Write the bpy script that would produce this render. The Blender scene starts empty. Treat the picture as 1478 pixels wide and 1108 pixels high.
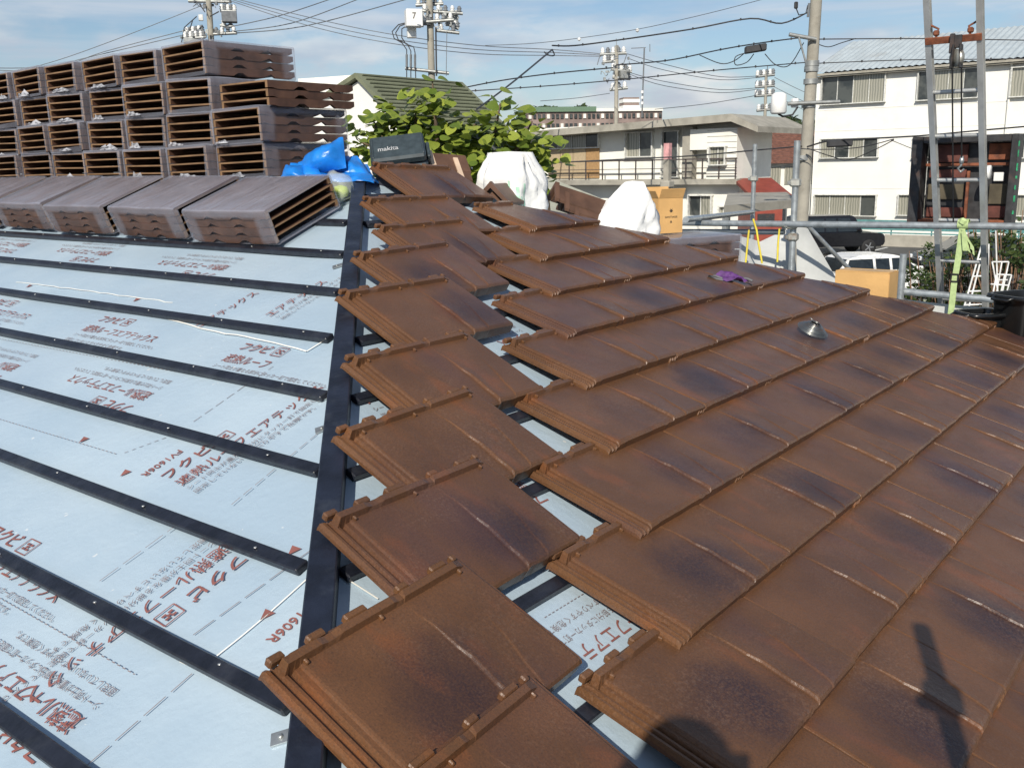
import bpy, bmesh, math, random
from mathutils import Vector, Matrix, noise as mnoise
random.seed(7)
S = bpy.context.scene
COL = S.collection
R_ = math.radians

# ------------------------------------------------------------------ camera
CAM = Vector((-2.81, -3.0856, 0.2098))
FPX, PW, PH = 1372.8, 1478.0, 1108.0
PITCH, ROLL, YAW = 0.2243, -0.0187, 0.6753
SL = 0.3889                                   # roof pitch (rise / run)
fh = Vector((math.cos(YAW), math.sin(YAW), 0)); upv = Vector((0, 0, 1)); rt = fh.cross(upv)
CF = fh*math.cos(PITCH) - upv*math.sin(PITCH)
cu = rt.cross(CF)
CR = rt*math.cos(ROLL) + cu*math.sin(ROLL)
CU = CR.cross(CF)
cd = bpy.data.cameras.new('camera'); cam = bpy.data.objects.new('camera', cd); COL.objects.link(cam)
cd.sensor_width = 36.0; cd.lens = FPX/PW*36.0; cd.clip_start = 0.02; cd.clip_end = 4000
m = Matrix((CR, CU, -CF)).transposed().to_4x4(); m.translation = CAM
cam.matrix_world = m
S.camera = cam

# ------------------------------------------------------------------ light and sky
SUN_AZ, SUN_EL = R_(25.0), R_(34.0)           # direction the light travels (plan angle), elevation
SV = Vector((math.cos(SUN_AZ)*math.cos(SUN_EL), math.sin(SUN_AZ)*math.cos(SUN_EL), -math.sin(SUN_EL)))
ld = bpy.data.lights.new('sun', 'SUN'); ld.energy = 4.9; ld.angle = R_(0.53); ld.color = (1.0, 0.93, 0.82)
lo = bpy.data.objects.new('sun', ld); COL.objects.link(lo)
lo.rotation_euler = SV.to_track_quat('-Z', 'Y').to_euler(); lo.location = (-30, -15, 25)
W = bpy.data.worlds.new('World'); S.world = W; W.use_nodes = True
wn, wl = W.node_tree.nodes, W.node_tree.links
for n in list(wn): wn.remove(n)
def WN(t, **k):
    n = wn.new(t)
    for a, b in k.items(): setattr(n, a, b)
    return n
sky = WN('ShaderNodeTexSky', sky_type='NISHITA'); sky.sun_disc = False
sky.sun_elevation = SUN_EL
sd = -SV
sky.sun_rotation = math.atan2(sd.x, sd.y)
sky.air_density = 1.0; sky.dust_density = 0.4; sky.ozone_density = 3.0
tc = WN('ShaderNodeTexCoord')
def wmath(op, a, b=None, clamp=False):
    n = WN('ShaderNodeMath', operation=op, use_clamp=clamp)
    for i, v in enumerate((a, b)):
        if v is None: continue
        if isinstance(v, (int, float)): n.inputs[i].default_value = v
        else: wl.new(v, n.inputs[i])
    return n.outputs[0]
def wnoise(scale, rot, nscale, detail, rough, dist=0.0):
    mp = WN('ShaderNodeMapping'); mp.inputs['Scale'].default_value = scale; mp.inputs['Rotation'].default_value = rot
    wl.new(tc.outputs['Generated'], mp.inputs['Vector'])
    nz = WN('ShaderNodeTexNoise'); nz.inputs['Scale'].default_value = nscale; nz.inputs['Detail'].default_value = detail
    nz.inputs['Roughness'].default_value = rough; nz.inputs['Distortion'].default_value = dist
    wl.new(mp.outputs[0], nz.inputs['Vector']); return nz.outputs['Fac']
def wramp(f, a, b):
    mr = WN('ShaderNodeMapRange', interpolation_type='SMOOTHSTEP'); mr.inputs[1].default_value = a; mr.inputs[2].default_value = b
    wl.new(f, mr.inputs[0]); return mr.outputs[0]
sep = WN('ShaderNodeSeparateXYZ'); wl.new(tc.outputs['Generated'], sep.inputs[0])
el = sep.outputs['Z']
streak = wramp(wnoise((1, 1, 11), (0.06, -0.05, 0.3), 2.3, 8, 0.58, 0.4), 0.42, 0.70)
puff = wramp(wnoise((1, 1, 3.2), (0, 0, 0.9), 6.0, 10, 0.58, 0.15), 0.41, 0.58)
lowband = wmath('SUBTRACT', 1.0, wramp(el, 0.07, 0.19))
puffm = wmath('MULTIPLY', puff, lowband)
hazeb = wmath('MULTIPLY', wmath('SUBTRACT', 1.0, wramp(el, -0.02, 0.14)), 0.6)
mx1 = WN('ShaderNodeMix', data_type='RGBA'); wl.new(sky.outputs[0], mx1.inputs['A']); mx1.inputs['B'].default_value = (6.6, 7.3, 8.2, 1)
wl.new(wmath('MULTIPLY', streak, 0.75), mx1.inputs['Factor'])
mx2 = WN('ShaderNodeMix', data_type='RGBA'); wl.new(mx1.outputs['Result'], mx2.inputs['A']); mx2.inputs['B'].default_value = (4.6, 5.3, 6.5, 1)
wl.new(hazeb, mx2.inputs['Factor'])
# cumulus: bright tops, grey-lilac bodies
shade = wramp(wnoise((1, 1, 3.6), (0, 0, 0.9), 9.0, 6, 0.5, 0.0), 0.38, 0.66)
cc = WN('ShaderNodeMix', data_type='RGBA'); cc.inputs['A'].default_value = (5.6, 6.0, 7.0, 1); cc.inputs['B'].default_value = (9.4, 9.2, 9.0, 1)
wl.new(shade, cc.inputs['Factor'])
mx3 = WN('ShaderNodeMix', data_type='RGBA'); wl.new(mx2.outputs['Result'], mx3.inputs['A']); wl.new(cc.outputs['Result'], mx3.inputs['B'])
wl.new(wmath('MULTIPLY', puffm, 0.8), mx3.inputs['Factor'])
bg = WN('ShaderNodeBackground'); bg.inputs['Strength'].default_value = 0.092
wl.new(mx3.outputs['Result'], bg.inputs['Color'])
wo = WN('ShaderNodeOutputWorld'); wl.new(bg.outputs[0], wo.inputs[0])
S.view_settings.view_transform = 'Standard'; S.view_settings.look = 'None'
S.view_settings.exposure = 0.0; S.view_settings.gamma = 1.0
S.render.resolution_x = 1024; S.render.resolution_y = 767

# ------------------------------------------------------------------ helpers
def ray(px, py):
    return (CF*FPX + CR*(px-PW/2) - CU*(py-PH/2))
def at(px, py, D):                            # point on the line of sight at D metres ahead
    d = ray(px, py); return CAM + d*(D/d.dot(fh))
def on_x(px, py, x):
    d = ray(px, py); return CAM + d*((x-CAM.x)/d.x)
def on_z(px, py, z):
    d = ray(px, py); return CAM + d*((z-CAM.z)/d.z)
def on_left(px, py, h=0.0):
    d = ray(px, py); return CAM + d*((SL*CAM.x+h-CAM.z)/(d.z-SL*d.x))
def on_right(px, py, h=0.0):
    d = ray(px, py); return CAM + d*((SL*CAM.y+h-CAM.z)/(d.z-SL*d.y))

def link(name, me, mat=None, parent=None):
    o = bpy.data.objects.new(name, me); COL.objects.link(o)
    if mat is not None and me is not None and not me.materials: me.materials.append(mat)
    if parent is not None: o.parent = parent
    return o
def tag(o, label=None, cat=None, group=None, kind=None):
    if label: o['label'] = label
    if cat: o['category'] = cat
    if group: o['group'] = group
    if kind: o['kind'] = kind
    return o
def empty(name, loc=(0, 0, 0), label=None, cat=None, group=None, rot=None):
    o = bpy.data.objects.new(name, None); COL.objects.link(o); o.location = loc; o.empty_display_size = 0.1
    if rot is not None: o.rotation_euler = rot
    return tag(o, label, cat, group)
class MB:
    """collects boxes, prisms, tubes and sheets; build() links them as one mesh object"""
    def __init__(s): s.v = []; s.f = []; s.sm = []
    def add(s, vs, fs, smooth=False):
        b = len(s.v); s.v += [tuple(v) for v in vs]; s.f += [tuple(b+i for i in f) for f in fs]; s.sm += [smooth]*len(fs); return s
    def box(s, c, d, M=None, bev=0.0):
        x, y, z = d[0]/2, d[1]/2, d[2]/2
        if bev <= 0:
            vs = [Vector((i*x, j*y, k*z)) for i in (-1, 1) for j in (-1, 1) for k in (-1, 1)]
            fs = [(0, 1, 3, 2), (4, 6, 7, 5), (0, 4, 5, 1), (2, 3, 7, 6), (0, 2, 6, 4), (1, 5, 7, 3)]
        else:
            bm = bmesh.new(); bmesh.ops.create_cube(bm, size=1.0)
            for v in bm.verts: v.co = Vector((v.co.x*d[0], v.co.y*d[1], v.co.z*d[2]))
            bmesh.ops.bevel(bm, geom=bm.edges[:], offset=bev, segments=1, affect='EDGES')
            bm.verts.ensure_lookup_table(); bm.verts.index_update()
            vs = [v.co.copy() for v in bm.verts]; fs = [[v.index for v in f.verts] for f in bm.faces]; bm.free()
        c = Vector(c)
        vs = [((M @ v) if M is not None else v) + c for v in vs]
        return s.add(vs, fs)
    def prism(s, poly, vec):                  # polygon (3D points) swept along vec
        n = len(poly); vec = Vector(vec)
        vs = [Vector(q) for q in poly] + [Vector(q)+vec for q in poly]
        fs = [tuple(range(n))[::-1], tuple(range(n, 2*n))] + [(i, (i+1) % n, n+(i+1) % n, n+i) for i in range(n)]
        return s.add(vs, fs)
    def tube(s, pts, r, n=8, cap=True, smooth=True):
        pts = [Vector(q) for q in pts]; rings = []; k = len(pts)
        rr = r if isinstance(r, (list, tuple)) else [r]*k
        ref = None
        for i in range(k):
            t = (pts[min(i+1, k-1)] - pts[max(i-1, 0)])
            t = t.normalized() if t.length > 1e-9 else Vector((0, 0, 1))
            if ref is None:
                ref = t.orthogonal().normalized()
            a = (ref - t*ref.dot(t)); a = a.normalized() if a.length > 1e-6 else t.orthogonal().normalized()
            ref = a; b = t.cross(a)
            rings.append([pts[i] + (a*math.cos(2*math.pi*j/n) + b*math.sin(2*math.pi*j/n))*rr[i] for j in range(n)])
        vs = [v for ring in rings for v in ring]
        fs = [(i*n+j, i*n+(j+1) % n, (i+1)*n+(j+1) % n, (i+1)*n+j) for i in range(k-1) for j in range(n)]
        s.add(vs, fs, smooth)
        if cap:
            s.add(rings[0], [tuple(range(n))[::-1]]); s.add(rings[-1], [tuple(range(n))])
        return s
    def lathe(s, prof, n=16, M=None, c=(0, 0, 0), smooth=True):   # prof: (radius, z) pairs
        vs = []; c = Vector(c)
        for r, z in prof:
            for j in range(n):
                v = Vector((r*math.cos(2*math.pi*j/n), r*math.sin(2*math.pi*j/n), z))
                vs.append(((M @ v) if M is not None else v) + c)
        fs = [(i*n+j, i*n+(j+1) % n, (i+1)*n+(j+1) % n, (i+1)*n+j) for i in range(len(prof)-1) for j in range(n)]
        fs += [tuple(range(n))[::-1], tuple((len(prof)-1)*n+j for j in range(n))]
        return s.add(vs, fs, smooth)
    def sheet(s, grid, smooth=True):          # grid[i][j] of points
        n = len(grid[0]); vs = [q for r in grid for q in r]
        fs = [(i*n+j, i*n+j+1, (i+1)*n+j+1, (i+1)*n+j) for i in range(len(grid)-1) for j in range(n-1)]
        return s.add(vs, fs, smooth)
    def mesh(s, name):
        me = bpy.data.meshes.new(name); me.from_pydata([tuple(v) for v in s.v], [], s.f)
        me.polygons.foreach_set('use_smooth', s.sm); me.update(); return me
    def build(s, name, mat, parent=None):
        o = link(name, s.mesh(name), mat, None)
        if parent is not None:
            o.parent = parent
        return o
def world_of(o):                               # world matrix without a depsgraph update
    return o.matrix_basis if o.parent is None else world_of(o.parent) @ o.matrix_parent_inverse @ o.matrix_basis
def local(o, parent):                         # keep world place when the parent Empty is not at the origin
    o.matrix_parent_inverse = world_of(parent).inverted(); return o
def place(o, parent, mw):                     # child of parent at a given world matrix
    o.parent = parent; o.matrix_parent_inverse = world_of(parent).inverted(); o.matrix_basis = mw

# ------------------------------------------------------------------ materials
MAT = {}
def NT(name):
    m = bpy.data.materials.new(name); m.use_nodes = True; nt = m.node_tree
    return m, nt, nt.nodes['Principled BSDF']
def N(nt, t, ins=None, **k):
    n = nt.nodes.new(t)
    for a, b in k.items(): setattr(n, a, b)
    for a, b in (ins or {}).items():
        if hasattr(b, 'default_value') and hasattr(b, 'links'): nt.links.new(b, n.inputs[a])
        else: n.inputs[a].default_value = b
    return n
def obj_vec(nt, rnd=True, scale=(1, 1, 1)):
    t = nt.nodes.new('ShaderNodeTexCoord')
    mp = N(nt, 'ShaderNodeMapping', {'Vector': t.outputs['Object'], 'Scale': scale})
    if rnd:
        oi = nt.nodes.new('ShaderNodeObjectInfo')
        sc = N(nt, 'ShaderNodeMath', {0: oi.outputs['Random'], 1: 57.0}, operation='MULTIPLY')
        cb = N(nt, 'ShaderNodeCombineXYZ', {0: sc.outputs[0], 1: sc.outputs[0], 2: sc.outputs[0]})
        nt.links.new(cb.outputs[0], mp.inputs['Location'])
    return mp.outputs[0]
def ramp(nt, f, a, b):
    mr = N(nt, 'ShaderNodeMapRange', {0: f, 1: a, 2: b}, interpolation_type='SMOOTHSTEP'); return mr.outputs[0]
def mix(nt, f, a, b, blend='MIX'):
    n = N(nt, 'ShaderNodeMix', None, data_type='RGBA', blend_type=blend)
    for k, v in (('Factor', f), ('A', a), ('B', b)):
        if hasattr(v, 'links'): nt.links.new(v, n.inputs[k])
        elif k == 'Factor': n.inputs[k].default_value = v
        else: n.inputs[k].default_value = (*v, 1) if len(v) == 3 else v
    return n.outputs['Result']
def noise(nt, vec, scale, detail=4, rough=0.55, out='Fac'):
    return N(nt, 'ShaderNodeTexNoise', {'Vector': vec, 'Scale': scale, 'Detail': detail, 'Roughness': rough}).outputs[out]
def bump(nt, b, h, strength, dist):
    n = N(nt, 'ShaderNodeBump', {'Height': h, 'Strength': strength, 'Distance': dist}); nt.links.new(n.outputs[0], b.inputs['Normal']); return n
def plain(name, col, rough=0.6, metal=0.0, var=0.18, scale=8.0, bmp=0.0, bscale=60.0, spec=0.5, dirt=None, dirt_amt=0.5, dscale=3.0):
    m, nt, b = NT(name); v = obj_vec(nt)
    f = noise(nt, v, scale, 5)
    lo = tuple(c*(1-var) for c in col); hi = tuple(min(1, c*(1+var)) for c in col)
    c = mix(nt, ramp(nt, f, 0.3, 0.7), lo, hi)
    if dirt:
        d = ramp(nt, noise(nt, v, dscale, 8, 0.65), 0.5, 0.75)
        c = mix(nt, N(nt, 'ShaderNodeMath', {0: d, 1: dirt_amt}, operation='MULTIPLY').outputs[0], c, dirt)
    nt.links.new(c, b.inputs['Base Color'])
    b.inputs['Roughness'].default_value = rough; b.inputs['Metallic'].default_value = metal
    b.inputs['Specular IOR Level'].default_value = spec
    if bmp > 0: bump(nt, b, noise(nt, v, bscale, 4), bmp, 0.01)
    MAT[name] = m; return m

def make_tile_mat(name, base, patch_amt, rough):
    m, nt, b = NT(name)
    t = nt.nodes.new('ShaderNodeTexCoord'); oi = nt.nodes.new('ShaderNodeObjectInfo')
    v = obj_vec(nt); v2 = obj_vec(nt, True, (1.0, 0.45, 1.0))
    big = noise(nt, v, 5.0, 3, 0.5)
    c = mix(nt, ramp(nt, big, 0.3, 0.7), tuple(q*0.86 for q in base), tuple(q*1.14 for q in base))
    # orange flame streaks running down the slope
    st = ramp(nt, noise(nt, v2, 11.0, 3, 0.5), 0.55, 0.72)
    c = mix(nt, N(nt, 'ShaderNodeMath', {0: st, 1: 0.48}, operation='MULTIPLY').outputs[0], c, (base[0]*1.7, base[1]*1.25, base[2]*0.9))
    # dark violet flame patch, its place and strength different on every tile
    sx = N(nt, 'ShaderNodeSeparateXYZ', {0: t.outputs['Object']})
    cx = N(nt, 'ShaderNodeMapRange', {0: oi.outputs['Random'], 3: 0.16, 4: 0.50})
    fr = N(nt, 'ShaderNodeMath', {0: oi.outputs['Random'], 1: 7.31}, operation='MULTIPLY')
    fr = N(nt, 'ShaderNodeMath', {0: fr.outputs[0]}, operation='FRACT')
    wob = N(nt, 'ShaderNodeMath', {0: noise(nt, v2, 6.0, 5, 0.65), 1: 2.1}, operation='MULTIPLY').outputs[0]
    dx = N(nt, 'ShaderNodeMath', {0: sx.outputs[0], 1: cx.outputs[0]}, operation='SUBTRACT')
    dx = N(nt, 'ShaderNodeMath', {0: dx.outputs[0], 1: 0.165}, operation='DIVIDE')
    dy = N(nt, 'ShaderNodeMath', {0: sx.outputs[1], 1: 0.10}, operation='SUBTRACT')
    dy = N(nt, 'ShaderNodeMath', {0: dy.outputs[0], 1: 0.18}, operation='DIVIDE')
    q = N(nt, 'ShaderNodeMath', {0: dx.outputs[0], 1: 2.0}, operation='POWER'); p2 = N(nt, 'ShaderNodeMath', {0: dy.outputs[0], 1: 2.0}, operation='POWER')
    r2 = N(nt, 'ShaderNodeMath', {0: q.outputs[0], 1: p2.outputs[0]}, operation='ADD')
    r2 = N(nt, 'ShaderNodeMath', {0: r2.outputs[0], 1: wob}, operation='ADD')
    pm = ramp(nt, r2.outputs[0], 2.15, 0.65)
    on = ramp(nt, fr.outputs[0], 0.22, 0.50)
    grain = ramp(nt, noise(nt, v, 190.0, 2, 0.5), 0.35, 0.6)
    pm = N(nt, 'ShaderNodeMath', {0: pm, 1: on}, operation='MULTIPLY').outputs[0]
    pm = N(nt, 'ShaderNodeMath', {0: pm, 1: patch_amt}, operation='MULTIPLY').outputs[0]
    pg = N(nt, 'ShaderNodeMath', {0: grain, 1: 0.35}, operation='MULTIPLY_ADD'); pg.inputs[2].default_value = 0.65
    pm = N(nt, 'ShaderNodeMath', {0: pm, 1: pg.outputs[0]}, operation='MULTIPLY').outputs[0]
    c = mix(nt, pm, c, (0.023, 0.0135, 0.0175))
    # a second, softer smoky wash over several tiles
    wash = ramp(nt, noise(nt, v2, 3.2, 3, 0.5), 0.5, 0.75)
    c = mix(nt, N(nt, 'ShaderNodeMath', {0: wash, 1: 0.55}, operation='MULTIPLY').outputs[0], c, (0.058, 0.032, 0.037))
    # sunlit gleam of convex edges tinted into the colour; scuffs and dust stay pale
    geo = nt.nodes.new('ShaderNodeNewGeometry')
    pt = ramp(nt, geo.outputs['Pointiness'], 0.52, 0.60)
    c = mix(nt, N(nt, 'ShaderNodeMath', {0: pt, 1: 0.08}, operation='MULTIPLY').outputs[0], c, (0.22, 0.115, 0.035))
    sc = ramp(nt, noise(nt, obj_vec(nt, True, (1.0, 0.22, 1.0)), 60.0, 5, 0.6), 0.755, 0.80)
    c = mix(nt, N(nt, 'ShaderNodeMath', {0: sc, 1: 0.4}, operation='MULTIPLY').outputs[0], c, (0.55, 0.45, 0.38))
    dust = N(nt, 'ShaderNodeMath', {0: ramp(nt, noise(nt, v, 3.5, 5, 0.65), 0.40, 0.75), 1: ramp(nt, noise(nt, v, 150.0, 3, 0.7), 0.45, 0.70)}, operation='MULTIPLY')
    c = mix(nt, N(nt, 'ShaderNodeMath', {0: dust.outputs[0], 1: 0.30}, operation='MULTIPLY').outputs[0], c, (0.23, 0.155, 0.115))
    dk = ramp(nt, noise(nt, v, 210.0, 2, 0.5), 0.60, 0.72)
    c = mix(nt, N(nt, 'ShaderNodeMath', {0: dk, 1: 0.35}, operation='MULTIPLY').outputs[0], c, (0.030, 0.016, 0.012))
    fine = noise(nt, v, 260.0, 3, 0.6)
    c = mix(nt, ramp(nt, fine, 0.2, 0.8), c, mix(nt, 0.5, c, (1.0, 0.85, 0.7), 'OVERLAY'))
    nt.links.new(c, b.inputs['Base Color'])
    rr = N(nt, 'ShaderNodeMapRange', {0: noise(nt, v, 22.0, 5, 0.6), 3: rough-0.08, 4: rough+0.12}); nt.links.new(rr.outputs[0], b.inputs['Roughness'])
    b.inputs['Specular IOR Level'].default_value = 0.45
    h = N(nt, 'ShaderNodeMath', {0: noise(nt, v, 120.0, 4, 0.6), 1: noise(nt, v, 14.0, 3)}, operation='ADD')
    bump(nt, b, h.outputs[0], 0.22, 0.006)
    MAT[name] = m
make_tile_mat('tile_glaze', (0.093, 0.0455, 0.0220), 1.0, 0.35)
plain('bundle_clay_shaded', (0.085, 0.040, 0.024), 0.62, var=0.3, scale=12, dirt=(0.16, 0.08, 0.04), dirt_amt=0.5)  # brown clay darkened so the gaps between packed tiles look shaded
plain('clay_edge_sunlit', (0.215, 0.125, 0.062), 0.7, var=0.25)  # tan clay of the tile ends, lightened to look sunlit
plain('batten_dark', (0.012, 0.014, 0.022), 0.38, var=0.35, scale=20, bmp=0.15, dirt=(0.06, 0.065, 0.075), dirt_amt=0.35, dscale=9)
plain('hip_board', (0.011, 0.015, 0.028), 0.45, var=0.4, scale=9, bmp=0.2, dirt=(0.06, 0.07, 0.09), dirt_amt=0.35, dscale=14)
plain('print_red', (0.255, 0.098, 0.082), 0.55, var=0.15, scale=30)
plain('print_grey', (0.235, 0.195, 0.195), 0.55, var=0.15, scale=30)
plain('sheet_edge', (0.88, 0.87, 0.80), 0.5, var=0.05)
plain('galvanised', (0.42, 0.44, 0.44), 0.42, metal=0.75, var=0.2, scale=25)
plain('nail', (0.6, 0.6, 0.58), 0.35, metal=0.8)

def make_underlay():
    m, nt, b = NT('underlay')
    v = obj_vec(nt, False)
    c = mix(nt, ramp(nt, noise(nt, v, 2.2, 5), 0.3, 0.7), (0.40, 0.515, 0.61), (0.475, 0.585, 0.665))
    blot = ramp(nt, noise(nt, v, 0.9, 4), 0.45, 0.7)
    c = mix(nt, N(nt, 'ShaderNodeMath', {0: blot, 1: 0.35}, operation='MULTIPLY').outputs[0], c, (0.40, 0.50, 0.60))
    fib = ramp(nt, noise(nt, obj_vec(nt, False, (60, 4, 60)), 4.0, 3), 0.62, 0.8)
    c = mix(nt, N(nt, 'ShaderNodeMath', {0: fib, 1: 0.25}, operation='MULTIPLY').outputs[0], c, (0.62, 0.70, 0.73))
    sp = ramp(nt, noise(nt, v, 28.0, 2), 0.735, 0.76)
    c = mix(nt, N(nt, 'ShaderNodeMath', {0: sp, 1: 0.7}, operation='MULTIPLY').outputs[0], c, (0.74, 0.76, 0.75))
    foot = ramp(nt, noise(nt, v, 6.0, 6, 0.7), 0.62, 0.78)
    c = mix(nt, N(nt, 'ShaderNodeMath', {0: foot, 1: 0.34}, operation='MULTIPLY').outputs[0], c, (0.40, 0.42, 0.43))
    nt.links.new(c, b.inputs['Base Color'])
    b.inputs['Roughness'].default_value = 0.36; b.inputs['Metallic'].default_value = 0.12
    h = N(nt, 'ShaderNodeMath', {0: noise(nt, v, 5.0, 3), 1: noise(nt, v, 45.0, 4)}, operation='MULTIPLY_ADD'); h.inputs[2].default_value = 0
    hh = N(nt, 'ShaderNodeMath', {0: noise(nt, obj_vec(nt, False, (1, 0.35, 1)), 3.0, 4, 0.6), 1: h.outputs[0]}, operation='ADD')
    bump(nt, b, hh.outputs[0], 0.16, 0.02)
    MAT['underlay'] = m
make_underlay()

def make_film(name, col, amt, rough=0.2, packed=False, scale=9):
    m, nt, b = NT(name); v = obj_vec(nt, True, (1, 1, 2.0))
    b.inputs['Base Color'].default_value = (*col, 1); b.inputs['Roughness'].default_value = rough
    b.inputs['Specular IOR Level'].default_value = 0.9
    tr = nt.nodes.new('ShaderNodeBsdfTransparent')
    ms = nt.nodes.new('ShaderNodeMixShader')
    f = N(nt, 'ShaderNodeMapRange', {0: noise(nt, v, scale, 4, 0.55), 1: 0.3, 2: 0.75, 3: 0.62, 4: 1.0}).outputs[0]
    if packed:      # the film lies in many layers on the top and where it is drawn round the ends, in one layer on the long sides
        t = nt.nodes.new('ShaderNodeTexCoord'); sp = N(nt, 'ShaderNodeSeparateXYZ', {0: t.outputs['Object']}); sn = N(nt, 'ShaderNodeSeparateXYZ', {0: t.outputs['Normal']})
        d = N(nt, 'ShaderNodeMath', {0: sp.outputs[1], 1: 0.28}, operation='SUBTRACT'); d = N(nt, 'ShaderNodeMath', {0: d.outputs[0]}, operation='ABSOLUTE')
        ends = ramp(nt, d.outputs[0], 0.185, 0.225); topf = ramp(nt, sn.outputs[2], 0.4, 0.8); zt = ramp(nt, sp.outputs[2], 0.125, 0.150)
        ends = N(nt, 'ShaderNodeMath', {0: ends, 1: 0.45}, operation='MULTIPLY').outputs[0]
        zt = N(nt, 'ShaderNodeMath', {0: zt, 1: 0.6}, operation='MULTIPLY').outputs[0]
        k = N(nt, 'ShaderNodeMath', {0: ends, 1: topf}, operation='MAXIMUM'); k = N(nt, 'ShaderNodeMath', {0: k.outputs[0], 1: zt}, operation='MAXIMUM')
        k = N(nt, 'ShaderNodeMapRange', {0: k.outputs[0], 3: 0.06, 4: 0.70}).outputs[0]
        f = N(nt, 'ShaderNodeMath', {0: f, 1: k}, operation='MULTIPLY').outputs[0]
    fa = N(nt, 'ShaderNodeMath', {0: f, 1: amt}, operation='MULTIPLY', use_clamp=True)
    nt.links.new(fa.outputs[0], ms.inputs[0]); nt.links.new(tr.outputs[0], ms.inputs[1]); nt.links.new(b.outputs[0], ms.inputs[2])
    nt.links.new(ms.outputs[0], nt.nodes['Material Output'].inputs[0])
    bump(nt, b, noise(nt, obj_vec(nt, True, (1, 3, 1)), 8.0, 3, 0.5), 0.5, 0.012)
    MAT[name] = m
make_film('film', (0.36, 0.37, 0.44), 1.0, 0.12, True, 4)
make_film('film_thick', (0.55, 0.56, 0.60), 0.9, 0.2)
make_film('film_clear', (0.75, 0.80, 0.75), 0.4, 0.12)
# ================================================================== THE ROOF WE STAND ON
NX = Vector((1, 0, SL)).normalized(); NLn = Vector((-SL, 0, 1)).normalized()     # left plane: upslope, normal
NY = Vector((0, 1, SL)).normalized(); NRn = Vector((0, -SL, 1)).normalized()     # right plane: upslope, normal
AP = 0.44                                     # hip apex at (AP, AP)
EA = 3.05                                     # eaves
RIDGE_END = 7.0
GROUND = -4.2
def roof_z(x, y):
    return SL*min(x, y, 2*AP-x, 2*RIDGE_END-2*0-y + 0.0 - RIDGE_END + AP if y > RIDGE_END else 99)
house = empty('house', (0.4, 1.0, GROUND), 'house under re-roofing, brown tiles on one slope and pale blue underlay on the other', 'house')
def hp(o): return local(setp(o, house), house)
def setp(o, p): o.parent = p; return o

def wrinkle(x, y, a):
    n = mnoise.noise(Vector((x*1.3, y*1.3, a)))*0.0065 + mnoise.noise(Vector((x*4.1, y*2.3, a+5)))*0.003
    return n
# left slope sheet, trimmed at the hip
def sheet_plane(name, fn, us, vs):
    g = [[fn(u, v) for v in vs] for u in us]
    return hp(MB().sheet(g).build(name, MAT['underlay']))
def lin(a, b, n): return [a+(b-a)*i/(n-1) for i in range(n)]
def left_pt(t, y01):                          # t: distance below ridge in plan, y from the hip to the far hip
    x = AP - t; y0 = x; y1 = RIDGE_END + t
    y = y0 + (y1-y0)*y01**1.6
    return Vector((x, y, SL*x)) + NLn*(wrinkle(x, y, 0)*min(1, (y-y0)*4, ))
left_sheet = sheet_plane('underlay_sheet', left_pt, lin(0, AP+EA, 70), lin(0, 1, 90))
def right_pt(t, u):
    y = AP - t; x = y + (2*AP-2*y)*u
    return Vector((x, y, SL*y)) + NRn*(wrinkle(x, y, 9)*min(1, u*6, (1-u)*6))
right_sheet = sheet_plane('underlay_sheet', right_pt, lin(0, AP+EA, 50), lin(0, 1, 50))
def back_pt(t, u):
    x = AP + t; y0 = 2*AP-x; y1 = RIDGE_END+t; y = y0+(y1-y0)*u
    return Vector((x, y, SL*(2*AP-x)))
sheet_plane('underlay_sheet', back_pt, lin(0, AP+EA, 12), lin(0, 1, 20))
def end_pt(t, u):
    y = RIDGE_END + t; x0 = AP-t; x1 = AP+t; x = x0+(x1-x0)*u
    return Vector((x, y, SL*(AP-t)))
sheet_plane('underlay_sheet', end_pt, lin(0, AP+EA, 6), lin(0, 1, 6))
# soffit, fascia and walls below
ez = -SL*EA
x0, x1, y0, y1 = -EA, 2*AP+EA, -EA, RIDGE_END+AP+EA
plain('fascia_brown', (0.10, 0.065, 0.045), 0.6); plain('house_wall', (0.55, 0.51, 0.44), 0.85, bmp=0.3)
fb = MB()
for a, b in (((x0, y0), (x1, y0)), ((x1, y0), (x1, y1)), ((x1, y1), (x0, y1)), ((x0, y1), (x0, y0))):
    c = ((a[0]+b[0])/2, (a[1]+b[1])/2, ez-0.085)
    fb.box(c, (abs(a[0]-b[0])+0.03 if a[0] != b[0] else 0.03, abs(a[1]-b[1])-0.03 if a[1] != b[1] else 0.03, 0.15))
hp(fb.build('fascia_board', MAT['fascia_brown']))
hp(MB().box(((x0+x1)/2, (y0+y1)/2, ez-0.13), (x1-x0-0.06, y1-y0-0.06, 0.02)).build('soffit', MAT['house_wall']))
hp(MB().box(((x0+x1)/2, (y0+y1)/2, (GROUND+ez-0.14)/2), (x1-x0-1.2, y1-y0-1.2, ez-0.14-GROUND)).build('wall', MAT['house_wall']))

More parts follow.
